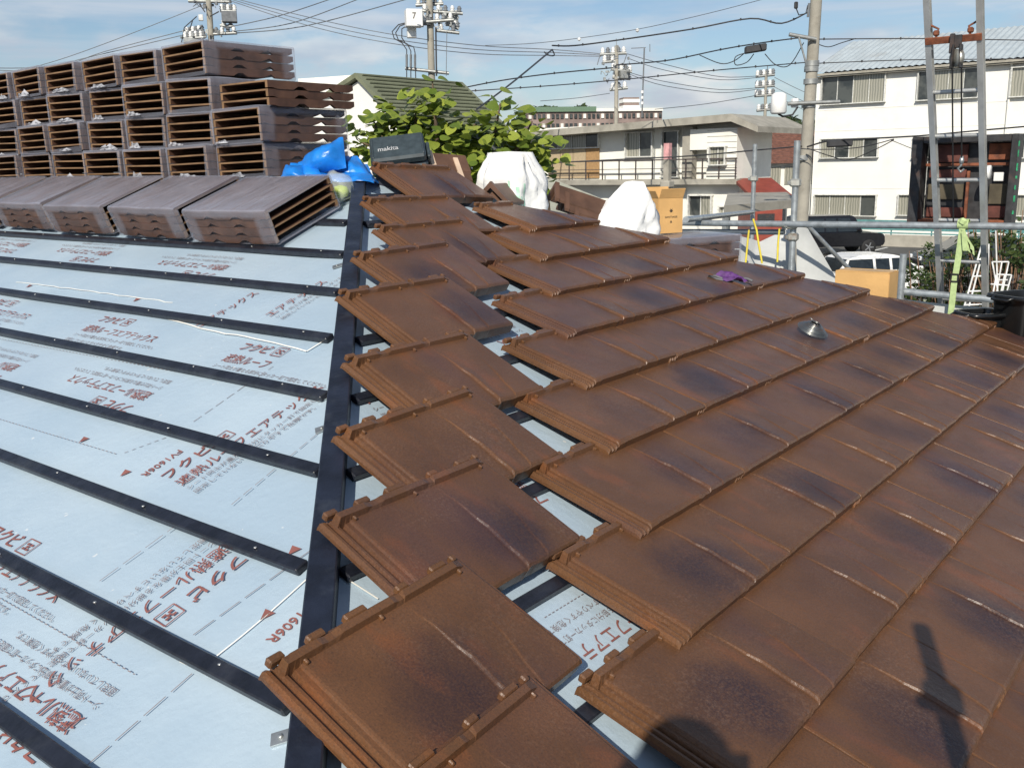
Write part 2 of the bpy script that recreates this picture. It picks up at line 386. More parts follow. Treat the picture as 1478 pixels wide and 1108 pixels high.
# battens of the left slope
BG = 0.26
def batten(p, q, up, nrm, w=0.036, h=0.019, name='batten', mat='batten_dark'):
    p, q = Vector(p), Vector(q); ax = (q-p).normalized(); L = (q-p).length
    M = Matrix((ax, up, nrm)).transposed()
    o = MB().box((p+q)/2 + nrm*(h/2+0.003), (L, w, h), M, 0.003).build(name, MAT[mat]); return hp(o)
for k in range(-2, 11):
    x = -0.312 - k*BG
    if x < -EA or x > AP-0.05: continue
    y0b = x + 0.048 + random.uniform(-0.004, 0.018)
    o = batten((x, y0b, SL*x), (x, RIDGE_END+AP-x-0.1, SL*x), NX, NLn)
    if -2 < x:
        nb = MB(); yy = y0b + random.uniform(0.1, 0.3)
        while yy < 4.5:
            nb.lathe([(0.0045, 0.0), (0.0045, 0.002), (0.002, 0.003)], 6, None, Vector((x+random.uniform(-.008, .008), yy, SL*x)) + NLn*0.0225); yy += 0.455
        n_ = nb.build('nail_heads', MAT['nail']); n_['kind'] = 'stuff'; n_.parent = o; local(n_, o)
# right slope battens (seen in the gaps under the tiles)
D0 = 0.386
for k in range(-2, 11):
    y = -D0 - k*BG + 0.315
    if y > AP-0.12 or y < -EA: continue
    batten((y+0.05, y, SL*y), (2*AP-y-0.05, y, SL*y), NY, NRn, 0.036, 0.019)
# hip boards: a square timber over each hip
def hip_timber(p, q, w, h, lift):
    p, q = Vector(p), Vector(q); ax = (q-p).normalized(); side = ax.cross(Vector((0, 0, 1))).normalized(); up = side.cross(ax)
    M = Matrix((ax, side, up)).transposed()
    return hp(MB().box((p+q)/2+up*(lift), ((q-p).length, w, h), M, 0.003).build('hip_board', MAT['hip_board']))
hip_timber((-EA+0.02, -EA+0.02, SL*(-EA+0.02)), (-0.62, -0.62, SL*-0.62), 0.060, 0.075, 0.014)
hip_timber((-0.618, -0.618, SL*-0.618), (AP-0.05, AP-0.05, SL*(AP-0.05)), 0.060, 0.073, 0.013)
hip_timber((2*AP+EA-0.02, -EA+0.02, SL*(-EA+0.02)), (AP+0.06, AP-0.06, SL*(AP-0.06)), 0.055, 0.05, 0.0)
# galvanised straps fixing the hip board
for (px, py), (qx, qy), w in (((391, 1068), (430, 1056), .028), ((455, 622), (484, 612), .028), ((458, 577), (484, 568), .028), ((480, 386), (500, 380), .03)):
    a, b = on_left(px, py, 0.004), on_left(qx, qy, 0.004)
    ax = (b-a).normalized(); sd_ = NLn.cross(ax); M = Matrix((ax, sd_, NLn)).transposed()
    st = MB().box((a+b)/2 + ax*0.02, ((b-a).length+0.04, w, 0.003), M)
    st.lathe([(0.005, 0), (0.005, 0.003), (0.002, 0.004)], 8, M, a+ax*0.018+NLn*0.0017)
    st.lathe([(0.005, 0), (0.005, 0.003), (0.002, 0.004)], 8, M, a+ax*0.045+NLn*0.0017)
    hp(st.build('metal_strap', MAT['galvanised']))

# ------------------------------------------------------------------ the tile
TW, TL, LTL = 0.58, 0.362, 0.346
def sstep(a, b, x):
    t = max(0.0, min(1.0, (x-a)/(b-a))); return t*t*(3-2*t)
def tile_mesh(name='roof_tile', TW=0.58, XC=0.37, CH=0.050, TL=0.362):
    rows = [0.0, 0.005, 0.012, 0.035, 0.07, 0.105, 0.14, 0.175, 0.21, 0.245, 0.275, 0.30, TL-.033, TL-.028, TL-.012, TL-.007, TL]
    def xc(y): return XC - 0.006 + 0.012*math.sin(y*9.0) + 0.0020*math.sin(y*61)
    flat = [0.0, 0.004, 0.011, 0.014, 0.022, 0.025, 0.031, 0.034, 0.043, 0.047, 0.0565, 0.059, 0.064]
    flat = [q*CH/.059 for q in flat]
    chz = [0.010, 0.021, 0.021, 0.013, 0.013, 0.020, 0.020, 0.012, 0.012, 0.022, 0.023, 0.0285, 0.030]
    mids = [.078, .094, .11, .128, .146, .163, .18, .198, .216, .234, .252, .270, .288, .300]+([.32, .338] if XC > .35 else [])
    cre = [-0.012, -0.004, -0.0015, 0.0015, 0.004, 0.012, 0.03, 0.055]; cre2 = [.072, .0745, .0765, .080, .095]
    tail = [TW-0.014, TW-0.010, TW-0.004, TW]
    def top(i, x, y, kind):
        if kind == 'ch': z = chz[i]
        else:
            A = 0.0075*sstep(0.325, 0.10, y); d = x-xc(y)
            z = 0.030 + A*sstep(-0.003, 0.003, d)*math.exp(-max(0, d)/0.07)
            d2 = d-0.075-.22*y; z += 0.0030*sstep(0.24, 0.05, y)*sstep(-0.003, 0.003, d2)*math.exp(-max(0, d2)/0.05)
            z += 0.0006*mnoise.noise(Vector((x*30, y*30, 1)))
            if x > TW-0.006: z -= 0.003
        if TL-.030 < y < TL-.009 and 0.03 < x < TW-0.03: z = max(z, 0.043 - (0.005 if 0.30 < x < 0.33 or 0.12 < x < .15 else 0))
        if y < 0.003: z -= 0.008 + 0.004*mnoise.noise(Vector((x*48, 1, 8)))
        elif y < 0.008: z -= 0.002 + 0.0015*mnoise.noise(Vector((x*48, 1, 8)))
        if y > TL-0.002: z -= 0.006
        return z
    cols = [('ch', i, lambda y, x=x: x) for i, x in enumerate(flat)]
    cols += [('m', 0, lambda y, x=x: x) for x in mids]
    cols += [('c', 0, lambda y, d=d: xc(y)+d) for d in cre] + [('c', 0, lambda y, d=d: xc(y)+d+.22*y) for d in cre2] + [('m', 0, lambda y, x=x: x) for x in tail]
    T, B = [], []
    for kd, i, fx in cols:
        tr_, br = [], []
        for y in rows:
            x = fx(y)
            yy = y + (0.0035*mnoise.noise(Vector((x*55, 3, 2))) if y < 0.01 else 0)
            tr_.append(Vector((x, yy, top(i, x, y, kd))))
            lip = -0.010 if y < 0.030 else 0.010
            if y == 0.0: lip += 0.003*mnoise.noise(Vector((x*25, 7, 2)))
            br.append(Vector((x, yy + (0.004 if y < 0.003 else 0), min(lip, tr_[-1].z-0.006) if kd != 'ch' else min(0.002 if y > 0.03 else -0.008, tr_[-1].z-0.006))))
        T.append(tr_); B.append(br)
    mb = MB(); nc, nr = len(T), len(rows)
    mb.sheet(T, False); b0 = len(mb.v); mb.sheet([r[::-1] for r in B], False)
    def ti(i, j): return i*nr+j
    def bi(i, j): return b0+i*nr+(nr-1-j)
    for i in range(nc-1):
        mb.f += [(ti(i, 0), ti(i+1, 0), bi(i+1, 0), bi(i, 0)), (ti(i+1, nr-1), ti(i, nr-1), bi(i, nr-1), bi(i+1, nr-1))]; mb.sm += [False]*2
    for j in range(nr-1):
        mb.f += [(ti(0, j+1), ti(0, j), bi(0, j), bi(0, j+1)), (ti(nc-1, j), ti(nc-1, j+1), bi(nc-1, j+1), bi(nc-1, j))]; mb.sm += [False]*2
    # hooks and lugs on the head of the tile
    for x, w in ((0.022, .034), (0.115, .040), (0.215, .055), (0.345, .030), (0.455, .045), (TW-.03, .014)):
        mb.box((x+0.005, TL-0.001, 0.031), (w, 0.016, 0.018), None, 0.003)
    for x in (0.068, 0.258, 0.495):
        mb.box((x, TL-.036, 0.033), (0.007, 0.012, 0.009), None, 0.002)
    me = mb.mesh(name)
    bm = bmesh.new(); bm.from_mesh(me); bmesh.ops.recalc_face_normals(bm, faces=bm.faces[:])
    bm.to_mesh(me); bm.free()
    return me
TILE = tile_mesh(); TILE.materials.append(MAT['tile_glaze'])
LTILE = tile_mesh('loose_roof_tile', 0.535, 0.328, 0.060, LTL); LTILE.materials.append(MAT['tile_glaze'])
def frame_matrix(P, ax, ay):
    az = ax.cross(ay).normalized(); ay = az.cross(ax).normalized()
    mm = Matrix((ax, ay, az)).transposed().to_4x4(); mm.translation = P; return mm
# laid courses, cut along the far hip
TWK = 0.53
laid = 0
for k in range(0, 11):
    yf = -D0 - k*BG
    if yf < -EA-0.05: continue
    xl = 0.757 - 0.267*k - 0.048
    n = 0
    while True:
        x = xl + n*TWK; n += 1
        if x > 2*AP - yf: break
        jx, jz = random.uniform(-.003, .003), random.uniform(-.0015, .0015)
        # front rests on the course below, head on the batten
        Pf = Vector((x+jx, yf+random.uniform(-.003, .003), 0)); Pf.z = SL*Pf.y
        Pf.z += 0.062+jz
        head = Vector((x+jx, yf+TL/1.073, 0)); head.z = SL*head.y + 0.024
        ax = (Vector((1, 0, 0)) + NRn*random.uniform(-.004, .004)).normalized()
        mm = frame_matrix(Pf, ax, (head-Pf).normalized())
        me = TILE
        if x + TW > 2*AP - yf - TL/1.073:     # crosses the far hip: cut it
            me = TILE.copy(); bm = bmesh.new(); bm.from_mesh(me)
            inv = mm.inverted(); co = inv @ Vector((AP+0.02, AP, 0)); no = (inv.to_3x3() @ Vector((1, 1, 0))).normalized()
            r = bmesh.ops.bisect_plane(bm, geom=bm.verts[:]+bm.edges[:]+bm.faces[:], plane_co=co, plane_no=no, clear_outer=True)
            ed = [e for e in r['geom_cut'] if isinstance(e, bmesh.types.BMEdge)]
            if ed: bmesh.ops.edgeloop_fill(bm, edges=ed)
            if not bm.faces: bm.free(); continue
            bm.to_mesh(me); bm.free()
        o = link('roof_tile', me); place(o, house, mm)
        laid += 1
# copper tie wires poking out of the open verge
plain('copper_wire', (0.55, 0.40, 0.28), 0.3, metal=0.6)
for k in range(2, 9):
    yf = -D0 - k*BG; x = 0.757-0.267*k-0.048
    P = Vector((x+0.01, yf+0.10, 0)); P.z = SL*P.y
    hp(MB().tube([P+NRn*0.05, P+NRn*0.03+Vector((-.012, -.004, 0)), P+NRn*0.008+Vector((-.008, .004, 0))], 0.0016, 5).build('tie_wire', MAT['copper_wire']))

# loose tiles laid along the hip, waiting to be cut: (head-left corner, turn)
LOOSE = [((0.440, 0.352), -3.5), ((0.018, -0.024), -1.2), ((-0.165, -0.283), 0.6), ((-0.461, -0.480), 2.5), ((-0.748, -0.716), 0.5),
         ((-1.037, -1.058), 0.5), ((-1.316, -1.330), 2.4), ((-1.572, -1.570), 1.0), ((-1.925, -1.826), 3.2), ((-2.06, -2.12), 3.0)]
ordn = ['first', 'second', 'third', 'fourth', 'fifth', 'sixth', 'seventh', 'eighth', 'ninth', 'tenth']
for i, ((x, y), a) in enumerate(LOOSE):
    x -= .008; y += .012; HL = Vector((x, y, SL*y+0.068))
    ax = Matrix.Rotation(R_(a), 3, NRn) @ Vector((1, 0, 0))
    dn = Matrix.Rotation(R_(a), 3, NRn) @ (-NY)
    tilt = -0.075                             # foot lower than the head, which lies on the tile above
    dn = (dn + NRn*tilt).normalized()
    FL = HL + dn*LTL
    if i == 0: ax = (ax - NRn*0.02).normalized()
    mm = frame_matrix(FL, ax, -dn)
    o = link('loose_roof_tile', LTILE); o.matrix_world = mm
    tag(o, 'unfixed brown tile lying across the hip board, %s in its row counting down from the blue tarp' % ordn[i], 'roof tile', 'loose tiles along the hip')

# ------------------------------------------------------------------ print on the underlay
def text_mesh(body, offset=0.0):
    cu_ = bpy.data.curves.new('t', 'FONT'); cu_.body = body; cu_.size = 1.0; cu_.resolution_u = 2; cu_.offset = offset
    to = bpy.data.objects.new('t', cu_); COL.objects.link(to)
    dg = bpy.context.evaluated_depsgraph_get(); ev = to.evaluated_get(dg); me = bpy.data.meshes.new_from_object(ev)
    bpy.data.objects.remove(to); bpy.data.curves.remove(cu_)
    return me
TXT = {}
def text_on(body, o_, ex, ey, nrm, width, height, mat, parent, name='printed_text', offset=0.0, lift=0.004):
    key = (body, offset)
    if key not in TXT: TXT[key] = text_mesh(body, offset)
    me = TXT[key].copy(); me.materials.clear()
    xs = [v.co.x for v in me.vertices]; ys = [v.co.y for v in me.vertices]
    if not xs: return None
    ax_, bx_, ay_, by_ = min(xs), max(xs), min(ys), max(ys)
    for v in me.vertices:
        u = (v.co.x-ax_)/(bx_-ax_)*width; w = (v.co.y-ay_)/(by_-ay_)*height
        v.co = Vector(o_) + ex*u + ey*w + nrm*lift
    ob = link(name, me, MAT[mat]); ob.parent = parent; local(ob, parent); return ob
BIG = '遮熱ルーフエアテックス'
SM1 = 'シート同士が重なる部分にタッカー釘で固定してください。'
SM2 = '固定していないとすべりやすく危険です。'
def logo(o_, ex, ey, nrm, h, parent):
    mb = MB(); o_ = Vector(o_)+nrm*0.004
    def bar(a, b, w):
        a, b = Vector(a), Vector(b); d = (b-a).normalized(); n_ = Vector((-d.y, d.x))
        q = [a+n_*w/2, a-n_*w/2, b-n_*w/2, b+n_*w/2]
        mb.add([o_+ex*v.x+ey*v.y for v in q], [(0, 1, 2, 3)])
    w = h*1.05
    for a, b in (((0, 0), (w, 0)), ((w, 0), (w, h)), ((w, h), (0, h)), ((0, h), (0, 0))): bar(a, b, h*0.07)
    c = Vector((w/2, h/2))
    for dx, dy in ((-.17, .17), (.17, .17), (-.17, -.17), (.17, -.17), (0, 0)):
        bar(c+Vector((dx*h-.12*h, dy*h)), c+Vector((dx*h+.12*h, dy*h)), h*0.15)
    ob = mb.build('printed_mark', MAT['print_red'], parent); local(ob, parent)
def block(start, ex, nrm, parent, sc=1.0, small=True, first=True, big=BIG):
    ey = nrm.cross(ex).normalized()
    sc *= 0.80; L = 0.62*sc; n0 = len(BIG)
    text_on(big, start, ex, ey, nrm, L*len(big)/n0, 0.062*sc, 'print_red', parent, offset=0.007)
    if first:
        text_on('フクビ', start+ey*0.095*sc, ex, ey, nrm, 0.185*sc, 0.058*sc, 'print_red', parent, offset=0.018)
        logo(start+ex*0.215*sc+ey*0.093*sc, ex, ey, nrm, 0.06*sc, parent)
    if small:
        text_on(SM1, start-ey*0.045*sc, ex, ey, nrm, L*1.12, 0.026*sc, 'print_grey', parent)
        text_on(SM2, start-ey*0.090*sc, ex, ey, nrm, L*0.82, 0.026*sc, 'print_grey', parent)
EYl = Vector((0, 1, 0))
def bl(px, py, rev=False, **k):               # blocks printed along the left slope's courses
    p = on_left(px, py); p -= NLn*(p-Vector((0, 0, 0))).dot(NLn)*0
    block(p, EYl if rev else -EYl, NLn, left_sheet, **k)
bl(116, 478); bl(318, 522, big='遮熱ルーフ'); bl(-40, 449)
bl(224, 568, True); bl(32, 528, True); bl(334, 384, True); bl(165, 364, True); bl(45, 352, True)
bl(126, 1036, True); bl(-60, 800)
# sheets of the other slope folded over the hip: print runs almost straight up the slope
ang = R_(-94.5)
EF = (Matrix.Rotation(ang, 3, NLn) @ EYl).normalized()      # up-right
def bf(px, py, rev=False, **k):
    block(on_left(px, py), -EF if rev else EF, NLn, left_sheet, **k)
bf(264, 703); bf(318, 788, True); bf(290, 474, big='エアテックス', first=False, small=False)
bf(392, 458, big='エアテックス', first=False, sc=1.0); bf(250, 960, big='断', first=False, small=False, sc=.01)
def code(px, py, e, nrm, par, onf):
    text_on('FV1606R', onf(px, py), e, nrm.cross(e), nrm, 0.125, 0.028, 'print_red', par, offset=0.012)
code(258, 650, -EF, NLn, left_sheet, on_left); code(452, 866, -EF, NLn, left_sheet, on_left)
EXr = Vector((1, 0, 0))
def br_(px, py, rev=False, **k): block(on_right(px, py), -EXr if rev else EXr, NRn, right_sheet, **k)
block(Vector((-.94, -2.028, SL*-2.028)), -EXr, NRn, right_sheet); br_(530, 586, False, big='テックス', first=False); br_(560, 352, big='エアテックス', first=False); br_(760, 482, True, first=False, big='テックス')
br_(745, 690, True)
# sheet edges, dashed lap lines and arrow marks
def strip(pts, w, mat, nrm, parent, name, lift=0.0045, dash=None):
    mb = MB(); pts = [Vector(p) for p in pts]
    segs = []
    if dash:
        for a, b in zip(pts[:-1], pts[1:]):
            L = (b-a).length; d = (b-a)/L; t = 0
            while t < L: segs.append((a+d*t, a+d*min(L, t+dash[0]))); t += dash[0]+dash[1]
    else: segs = list(zip(pts[:-1], pts[1:]))
    for a, b in segs:
        d = (b-a).normalized(); n_ = nrm.cross(d)*w/2
        mb.add([a+n_+nrm*lift, a-n_+nrm*lift, b-n_+nrm*lift, b+n_+nrm*lift], [(0, 1, 2, 3)])
    ob = mb.build(name, MAT[mat], parent); local(ob, parent); return ob
OL = lambda *q: [on_left(a, b) for a, b in q]
OR = lambda *q: [on_right(a, b) for a, b in q]
def jag(pts, amp):
    out = []
    for a, b in zip(pts[:-1], pts[1:]):
        n_ = max(2, int((b-a).length/0.05))
        for i in range(n_): out.append(a+(b-a)*i/n_ + Vector((random.uniform(-amp, amp), random.uniform(-amp, amp), 0)))
    out.append(pts[-1])
    return [Vector((q.x, q.y, SL*q.x)) for q in out]
strip(jag(OL((222, 455), (300, 478), (370, 490), (443, 508), (480, 486)), .003), 0.006, 'sheet_edge', NLn, left_sheet, 'sheet_edge')
strip(jag(OL((25, 408), (120, 420), (250, 438)), .004), 0.005, 'sheet_edge', NLn, left_sheet, 'sheet_edge')
strip(jag(OL((310, 952), (386, 890), (452, 830)), .001), 0.004, 'sheet_edge', NLn, left_sheet, 'sheet_edge')
strip(jag(OL((262, 955), (300, 975)), .001), 0.006, 'sheet_edge', NLn, left_sheet, 'sheet_edge')
strip(OR((498, 836), (545, 866)), 0.004, 'sheet_edge', NRn, right_sheet, 'sheet_edge')
for q, ds in ((((0, 864), (196, 975)), (.012, .008)), (((125, 1108), (285, 968)), (.05, .012)), (((280, 918), (460, 788)), (.05, .012)), (((145, 840), (262, 755)), (.05, .012)),
              (((0, 606), (170, 657)), (.012, .01)), (((330, 670), (452, 590)), (.03, .012)), (((180, 655), (262, 625)), (.012, .01)), (((0, 490), (330, 552)), (.012, .012)),
              (((335, 730), (480, 610)), (.03, .01)), (((280, 610), (395, 530)), (.03, .012))):
    strip(OL(*q), 0.0024, 'print_grey', NLn, left_sheet, 'dashed_line', dash=ds)
for q in (((785, 893), (850, 853)), ((760, 690), (840, 640))):
    strip(OR(*q), 0.002, 'print_grey', NRn, right_sheet, 'dashed_line', dash=(.009, .005))
for px, py in ((181, 684), (385, 889), (121, 636), (424, 796), (42, 414), (197, 434)):
    c = on_left(px, py); e = EYl; f_ = NX
    mb = MB(); mb.add([c+e*0.016+f_*.012+NLn*.0045, c-e*0.016+f_*.012+NLn*.0045, c-f_*0.016+NLn*.0045], [(0, 1, 2)])
    ob = mb.build('printed_arrow', MAT['print_red'], left_sheet); local(ob, left_sheet)
# ================================================================== TILE BUNDLES
def slab_mesh():
    """one packed tile: thin pan with deep wavy front and tail lips. local x length .345 across, y width .56"""
    mb = MB()
    L, Wd = 0.39, 0.56
    ys = [0, .03, .06, .16, .19, .22, .25, .34, .37, .40, .43, .53, Wd]
    wave = [.004, .006, -.001, -.001, 0.016, 0.016, -.001, -.001, 0.008, .020, .001, .001, .014]
    def section(x, lo):
        return [(x, y, 0.040 + min(0, w)*.3) for y, w in zip(ys, wave)], [(x, y, lo + w) for y, w in zip(ys, wave)]
    xs = [0.0, 0.018, 0.0181, L-0.0181, L-0.018, L]
    los = [0.0, 0.0, 0.0325, 0.0325, 0.0, 0.0]
    tops, bots = [], []
    for x, lo in zip(xs, los):
        t, b = section(x, lo)
        if lo > .01: b = [(x, y, 0.032) for y in ys]
        tops.append([Vector(q) for q in t]); bots.append([Vector(q) for q in b][::-1])
    mb.sheet(tops[::-1], False); mb.sheet([r[::-1] for r in bots], False)
    n = len(ys)
    for i in (0, len(xs)-1):
        mb.sheet([tops[i], bots[i][::-1]], False)
    for j in (0, n-1):
        mb.sheet([[tops[i][j] for i in range(len(xs))], [bots[i][::-1][j] for i in range(len(xs))]], False)
    me = mb.mesh('packed_tile'); bm = bmesh.new(); bm.from_mesh(me); bmesh.ops.remove_doubles(bm, verts=bm.verts[:], dist=1e-5)
    bmesh.ops.recalc_face_normals(bm, faces=bm.faces[:]); bm.to_mesh(me); bm.free()
    me.materials.append(MAT['bundle_clay_shaded']); me.materials.append(MAT['clay_edge_sunlit'])
    for p_ in me.polygons:
        if abs(p_.normal.y) > .9: p_.material_index = 1
    return me
SLAB = slab_mesh()
BL, BW, BH = 0.39, 0.56, 0.168
def rnd(v, a, sd_=0): return v + Vector((mnoise.noise(v*9+Vector((sd_, 0, 0))), mnoise.noise(v*9+Vector((0, sd_+3, 0))), mnoise.noise(v*9+Vector((0, 0, sd_+7)))))*a
def film_mesh(seed, holes=True):
    """shrink wrap: sleeve round the pack, open at both ends where it has drawn back from the tile edges"""
    random.seed(seed); g = 0.006; mb = MB()
    # sleeve section in x-z (runs along y), rounded corners
    def ring(y, grow, rr):
        x0, x1, z0, z1 = -g-grow, BL+g+grow, -0.004, BH+g+grow*0.5; pts = []
        for cx, cz, a0 in ((x1-rr, z0+rr, -90), (x1-rr, z1-rr, 0), (x0+rr, z1-rr, 90), (x0+rr, z0+rr, 180)):
            for k in range(4): a = R_(a0+30*k); pts.append(Vector((cx+rr*math.cos(a), y, cz+rr*math.sin(a))))
        return pts
    secs = []
    for y in (-g, 0.05, 0.12, 0.2, 0.28, 0.36, 0.44, 0.51, BW+g):
        r = ring(y, 0.0, 0.014); secs.append([rnd(q, 0.005, seed) for q in r] + [rnd(r[0], 0.005, seed)])
    mb.sheet(secs)
    # end frames: flange folded in over the ends, with a rough hole
    for y, sgn in ((-g, -1), (BW+g, 1)):
        outer = ring(y, 0.0, 0.014); c = Vector((BL/2, y, BH/2)); inner = []
        for q in outer:
            d = q-c; lim = Vector((max(-.183, min(.183, d.x)), 0, max(-.072, min(.074, d.z))))
            nn = mnoise.noise(Vector((q.x*14+seed, q.z*22, sgn)))
            lim *= 1+0.06*nn
            if d.z < -.05: lim.z += 0.018*max(0, mnoise.noise(Vector((q.x*20+seed, 1, sgn)))+.3)
            inner.append(c+lim+Vector((0, sgn*0.004+random.uniform(-.004, .004), 0)))
        og = [rnd(q, 0.005, seed) for q in outer]
        mb.sheet([og+[og[0]], inner+[inner[0]]] if sgn < 0 else [inner+[inner[0]], og+[og[0]]])
    me = mb.mesh('shrink_film'); random.seed(seed+100); return me
FILMS = [film_mesh(s) for s in (1, 2, 3, 4, 5)]
def crimp_mesh(seed):
    """crumpled seam of torn film along the bottom of an open end"""
    random.seed(seed); mb = MB(); g = []
    for i in range(9):
        u = i/8.0; row = []
        for j in range(4):
            row.append(Vector((0.10+0.20*u+random.uniform(-.006, .006), -0.010-0.016*random.random(), 0.004+0.030*j/3*(0.3+1.2*random.random()*math.sin(math.pi*u)))))
        g.append(row)
    mb.sheet(g, False); return mb.mesh('film_scrap')
CRIMPS = [crimp_mesh(s) for s in range(11, 20)]
for me in FILMS: me.materials.append(MAT['film'])
for me in CRIMPS: me.materials.append(MAT['film_thick'])
def bundle(mw, label, group, film=True, n=4, seed=0, crimp=True):
    e = empty('tile_bundle', (0, 0, 0), label, 'tile bundle', group); e.matrix_world = mw
    for k in range(n):
        t = link('packed_tile', SLAB); t.parent = e; t.location = ((-1)**k*.002, (-1)**(k//2)*.002, 0.0415*k)
    if film:
        f_ = link('shrink_film', FILMS[seed % 5]); f_.parent = e
        if crimp and random.random() < .7:
            c = link('film_scrap', CRIMPS[(seed*5) % 9]); c.parent = f_; c.location.x = random.uniform(-.05, .06); c.scale = (random.uniform(.5, 1.1), 1, random.uniform(.5, 1.2))
    return e
# flat row on the left slope: width along Y, length up the slope
def flat_mat(x, y, turn=0.0, h=0.026):
    P = Vector((x, y, SL*x)) + NLn*h
    ay = Matrix.Rotation(R_(turn), 3, NLn) @ Vector((0, 1, 0)); ax = ay.cross(NLn).normalized()
    return frame_matrix(P, ax, ay) @ Matrix.Diagonal((1, 1, 0.88, 1))
names = ['nearest the blue tarp', 'second from the blue tarp', 'third from the blue tarp', 'fourth from the blue tarp', 'fifth from the blue tarp', 'sixth from the blue tarp']
for i, (x, y, t) in enumerate(((-0.29, 0.165, 1.5), (-0.285, 0.83, -0.5), (-0.275, 1.49, 0.6), (-0.262, 2.13, -0.5), (-0.26, 2.78, 0.3), (-0.265, 3.45, 0))):
    bundle(flat_mat(x, y, t), 'film-wrapped bundle of brown tiles lying on the bare slope, %s' % names[i], 'bundles lying in front of the tile stack', seed=i, crimp=False)
# the big stack over the ridge: narrow ends face the slope, long sides run across the ridge
plain('timber_pack', (0.24, 0.16, 0.09), 0.8, bmp=0.3)
SX, SZ = 0.235, 0.176
rows = [(0.905, 9), (0.885, 9), (1.275, 8), (1.30, 8)]
rn = ['bottom', 'second', 'third', 'top']
for r, (ys_, n) in enumerate(rows):
    for c in range(n):
        y = ys_ + c*0.434 + random.uniform(-.008, .008)
        x = SX + random.uniform(-.016, .022)
        tw = R_(random.uniform(-3.0, 3.0)); tl = R_(random.uniform(-1.3, 1.3))
        # long side (local y) runs along +X, local x runs along +Y mirrored to keep right-handed
        ay = Vector((math.cos(tw), math.sin(tw), 0)); ax = Vector((math.sin(tw), -math.cos(tw), math.sin(tl))).normalized()
        P = Vector((x, y+0.415, SZ + r*0.1745))
        bundle(frame_matrix(P, ax, ay), 'wrapped tile bundle in the stack, %s row, %s from the end beside the blue tarp' % (rn[r], ordn[c]),
               'bundles in the big tile stack', seed=r*9+c)
# unwrapped tiles piled at the end of the stack
pile_n = 0
for (y, z, n, dx, lab) in ((0.868, 0.5245, 3, 0.03, ''),):
    ay = Vector((1, 0, 0)); ax = Vector((0, -1, 0))
    bundle(frame_matrix(Vector((SX+dx, y+0.40, z)), ax, ay), 'unwrapped pile of brown tiles at the end of the big stack', None, film=False, n=n)
# ================================================================== THINGS ON THE ROOF
def zr(x, y): return SL*min(x, y, 2*AP-x)
plain('tarp_blue', (0.012, 0.19, 0.62), 0.32, var=0.2, scale=14, bmp=0.25, bscale=35)
plain('case_dark', (0.040, 0.055, 0.062), 0.42, var=0.2, scale=30)
plain('win_grey', (0.42, 0.43, 0.43), 0.5, var=0.1)
plain('white_paint', (0.78, 0.78, 0.76), 0.5, var=0.04)
plain('sack_white', (0.80, 0.80, 0.78), 0.65, var=0.06, scale=5, bmp=0.5, bscale=18)
plain('sack_green', (0.45, 0.72, 0.55), 0.65, var=0.2, scale=30)
plain('ridge_clay', (0.105, 0.055, 0.034), 0.5, var=0.25)
plain('raw_clay', (0.62, 0.46, 0.33), 0.75, var=0.15)
plain('cardboard', (0.62, 0.37, 0.14), 0.75, var=0.08, scale=6, bmp=0.15)
plain('cardboard_dark', (0.36, 0.22, 0.10), 0.8, var=0.12)
plain('tape_brown', (0.50, 0.33, 0.15), 0.3)
plain('ink', (0.06, 0.045, 0.035), 0.6)
plain('black_plastic', (0.010, 0.011, 0.012), 0.28, var=0.2)
plain('purple_cloth', (0.085, 0.022, 0.14), 0.7, var=0.3, scale=40)
plain('grey_strap', (0.12, 0.12, 0.13), 0.6)
plain('lime_lump', (0.52, 0.66, 0.06), 0.5)
plain('wire_steel', (0.30, 0.31, 0.30), 0.32, metal=0.9)

# crumpled blue tarp at the top of the hip: overlapping billowing folds of one sheet
mb = MB()
def fold(c, bulge, n=12, rip=.012, seed=0.0, up_=0.0):
    """curved patch between four corners given as (pixel x, pixel y, distance)"""
    c00, c10, c11, c01 = [at(*q) for q in c]; g = []
    for i in range(n+1):
        u = i/n; row = []
        for j in range(n+1):
            v = j/n; P = (c00*(1-u)+c10*u)*(1-v) + (c01*(1-u)+c11*u)*v
            k = math.sin(math.pi*u)**.8*math.sin(math.pi*v)**.8
            P = P - fh*bulge*k + upv*up_*k
            P += (fh*-.7+upv*.7)*rip*(mnoise.noise(Vector((u*3.1+seed, v*2.3, seed)))+.5*abs(mnoise.noise(Vector((u*6+v*3, v*5+seed, 1)))))
            P.z = max(P.z, zr(P.x, P.y)+.006); row.append(P)
        g.append(row)
    mb.sheet(g)
fold(((430, 254, 4.60), (500, 243, 4.58), (495, 197, 4.66), (442, 222, 4.70)), .085, 18, .020, 1, .02)      # big upright lobe
fold(((446, 227, 4.71), (492, 204, 4.67), (500, 240, 4.80), (452, 246, 4.82)), -.05, 12, .010, 2)            # its far side
fold(((486, 246, 4.62), (541, 262, 4.55), (516, 226, 4.75), (494, 226, 4.74)), .03, 12, .016, 3, .01)        # flap to the right
fold(((516, 226, 4.75), (541, 262, 4.56), (548, 266, 4.75), (525, 236, 4.9)), .0, 8, .01, 4)
fold(((405, 259, 4.58), (442, 262, 4.50), (440, 238, 4.62), (412, 238, 4.66)), .06, 12, .014, 5, .01)        # puff at the left
fold(((430, 258, 4.54), (466, 256, 4.52), (450, 228, 4.66), (430, 234, 4.68)), .03, 12, .012, 6)
fold(((440, 262, 4.50), (540, 264, 4.50), (534, 250, 4.60), (446, 250, 4.60)), .035, 16, .018, 7)            # low front band
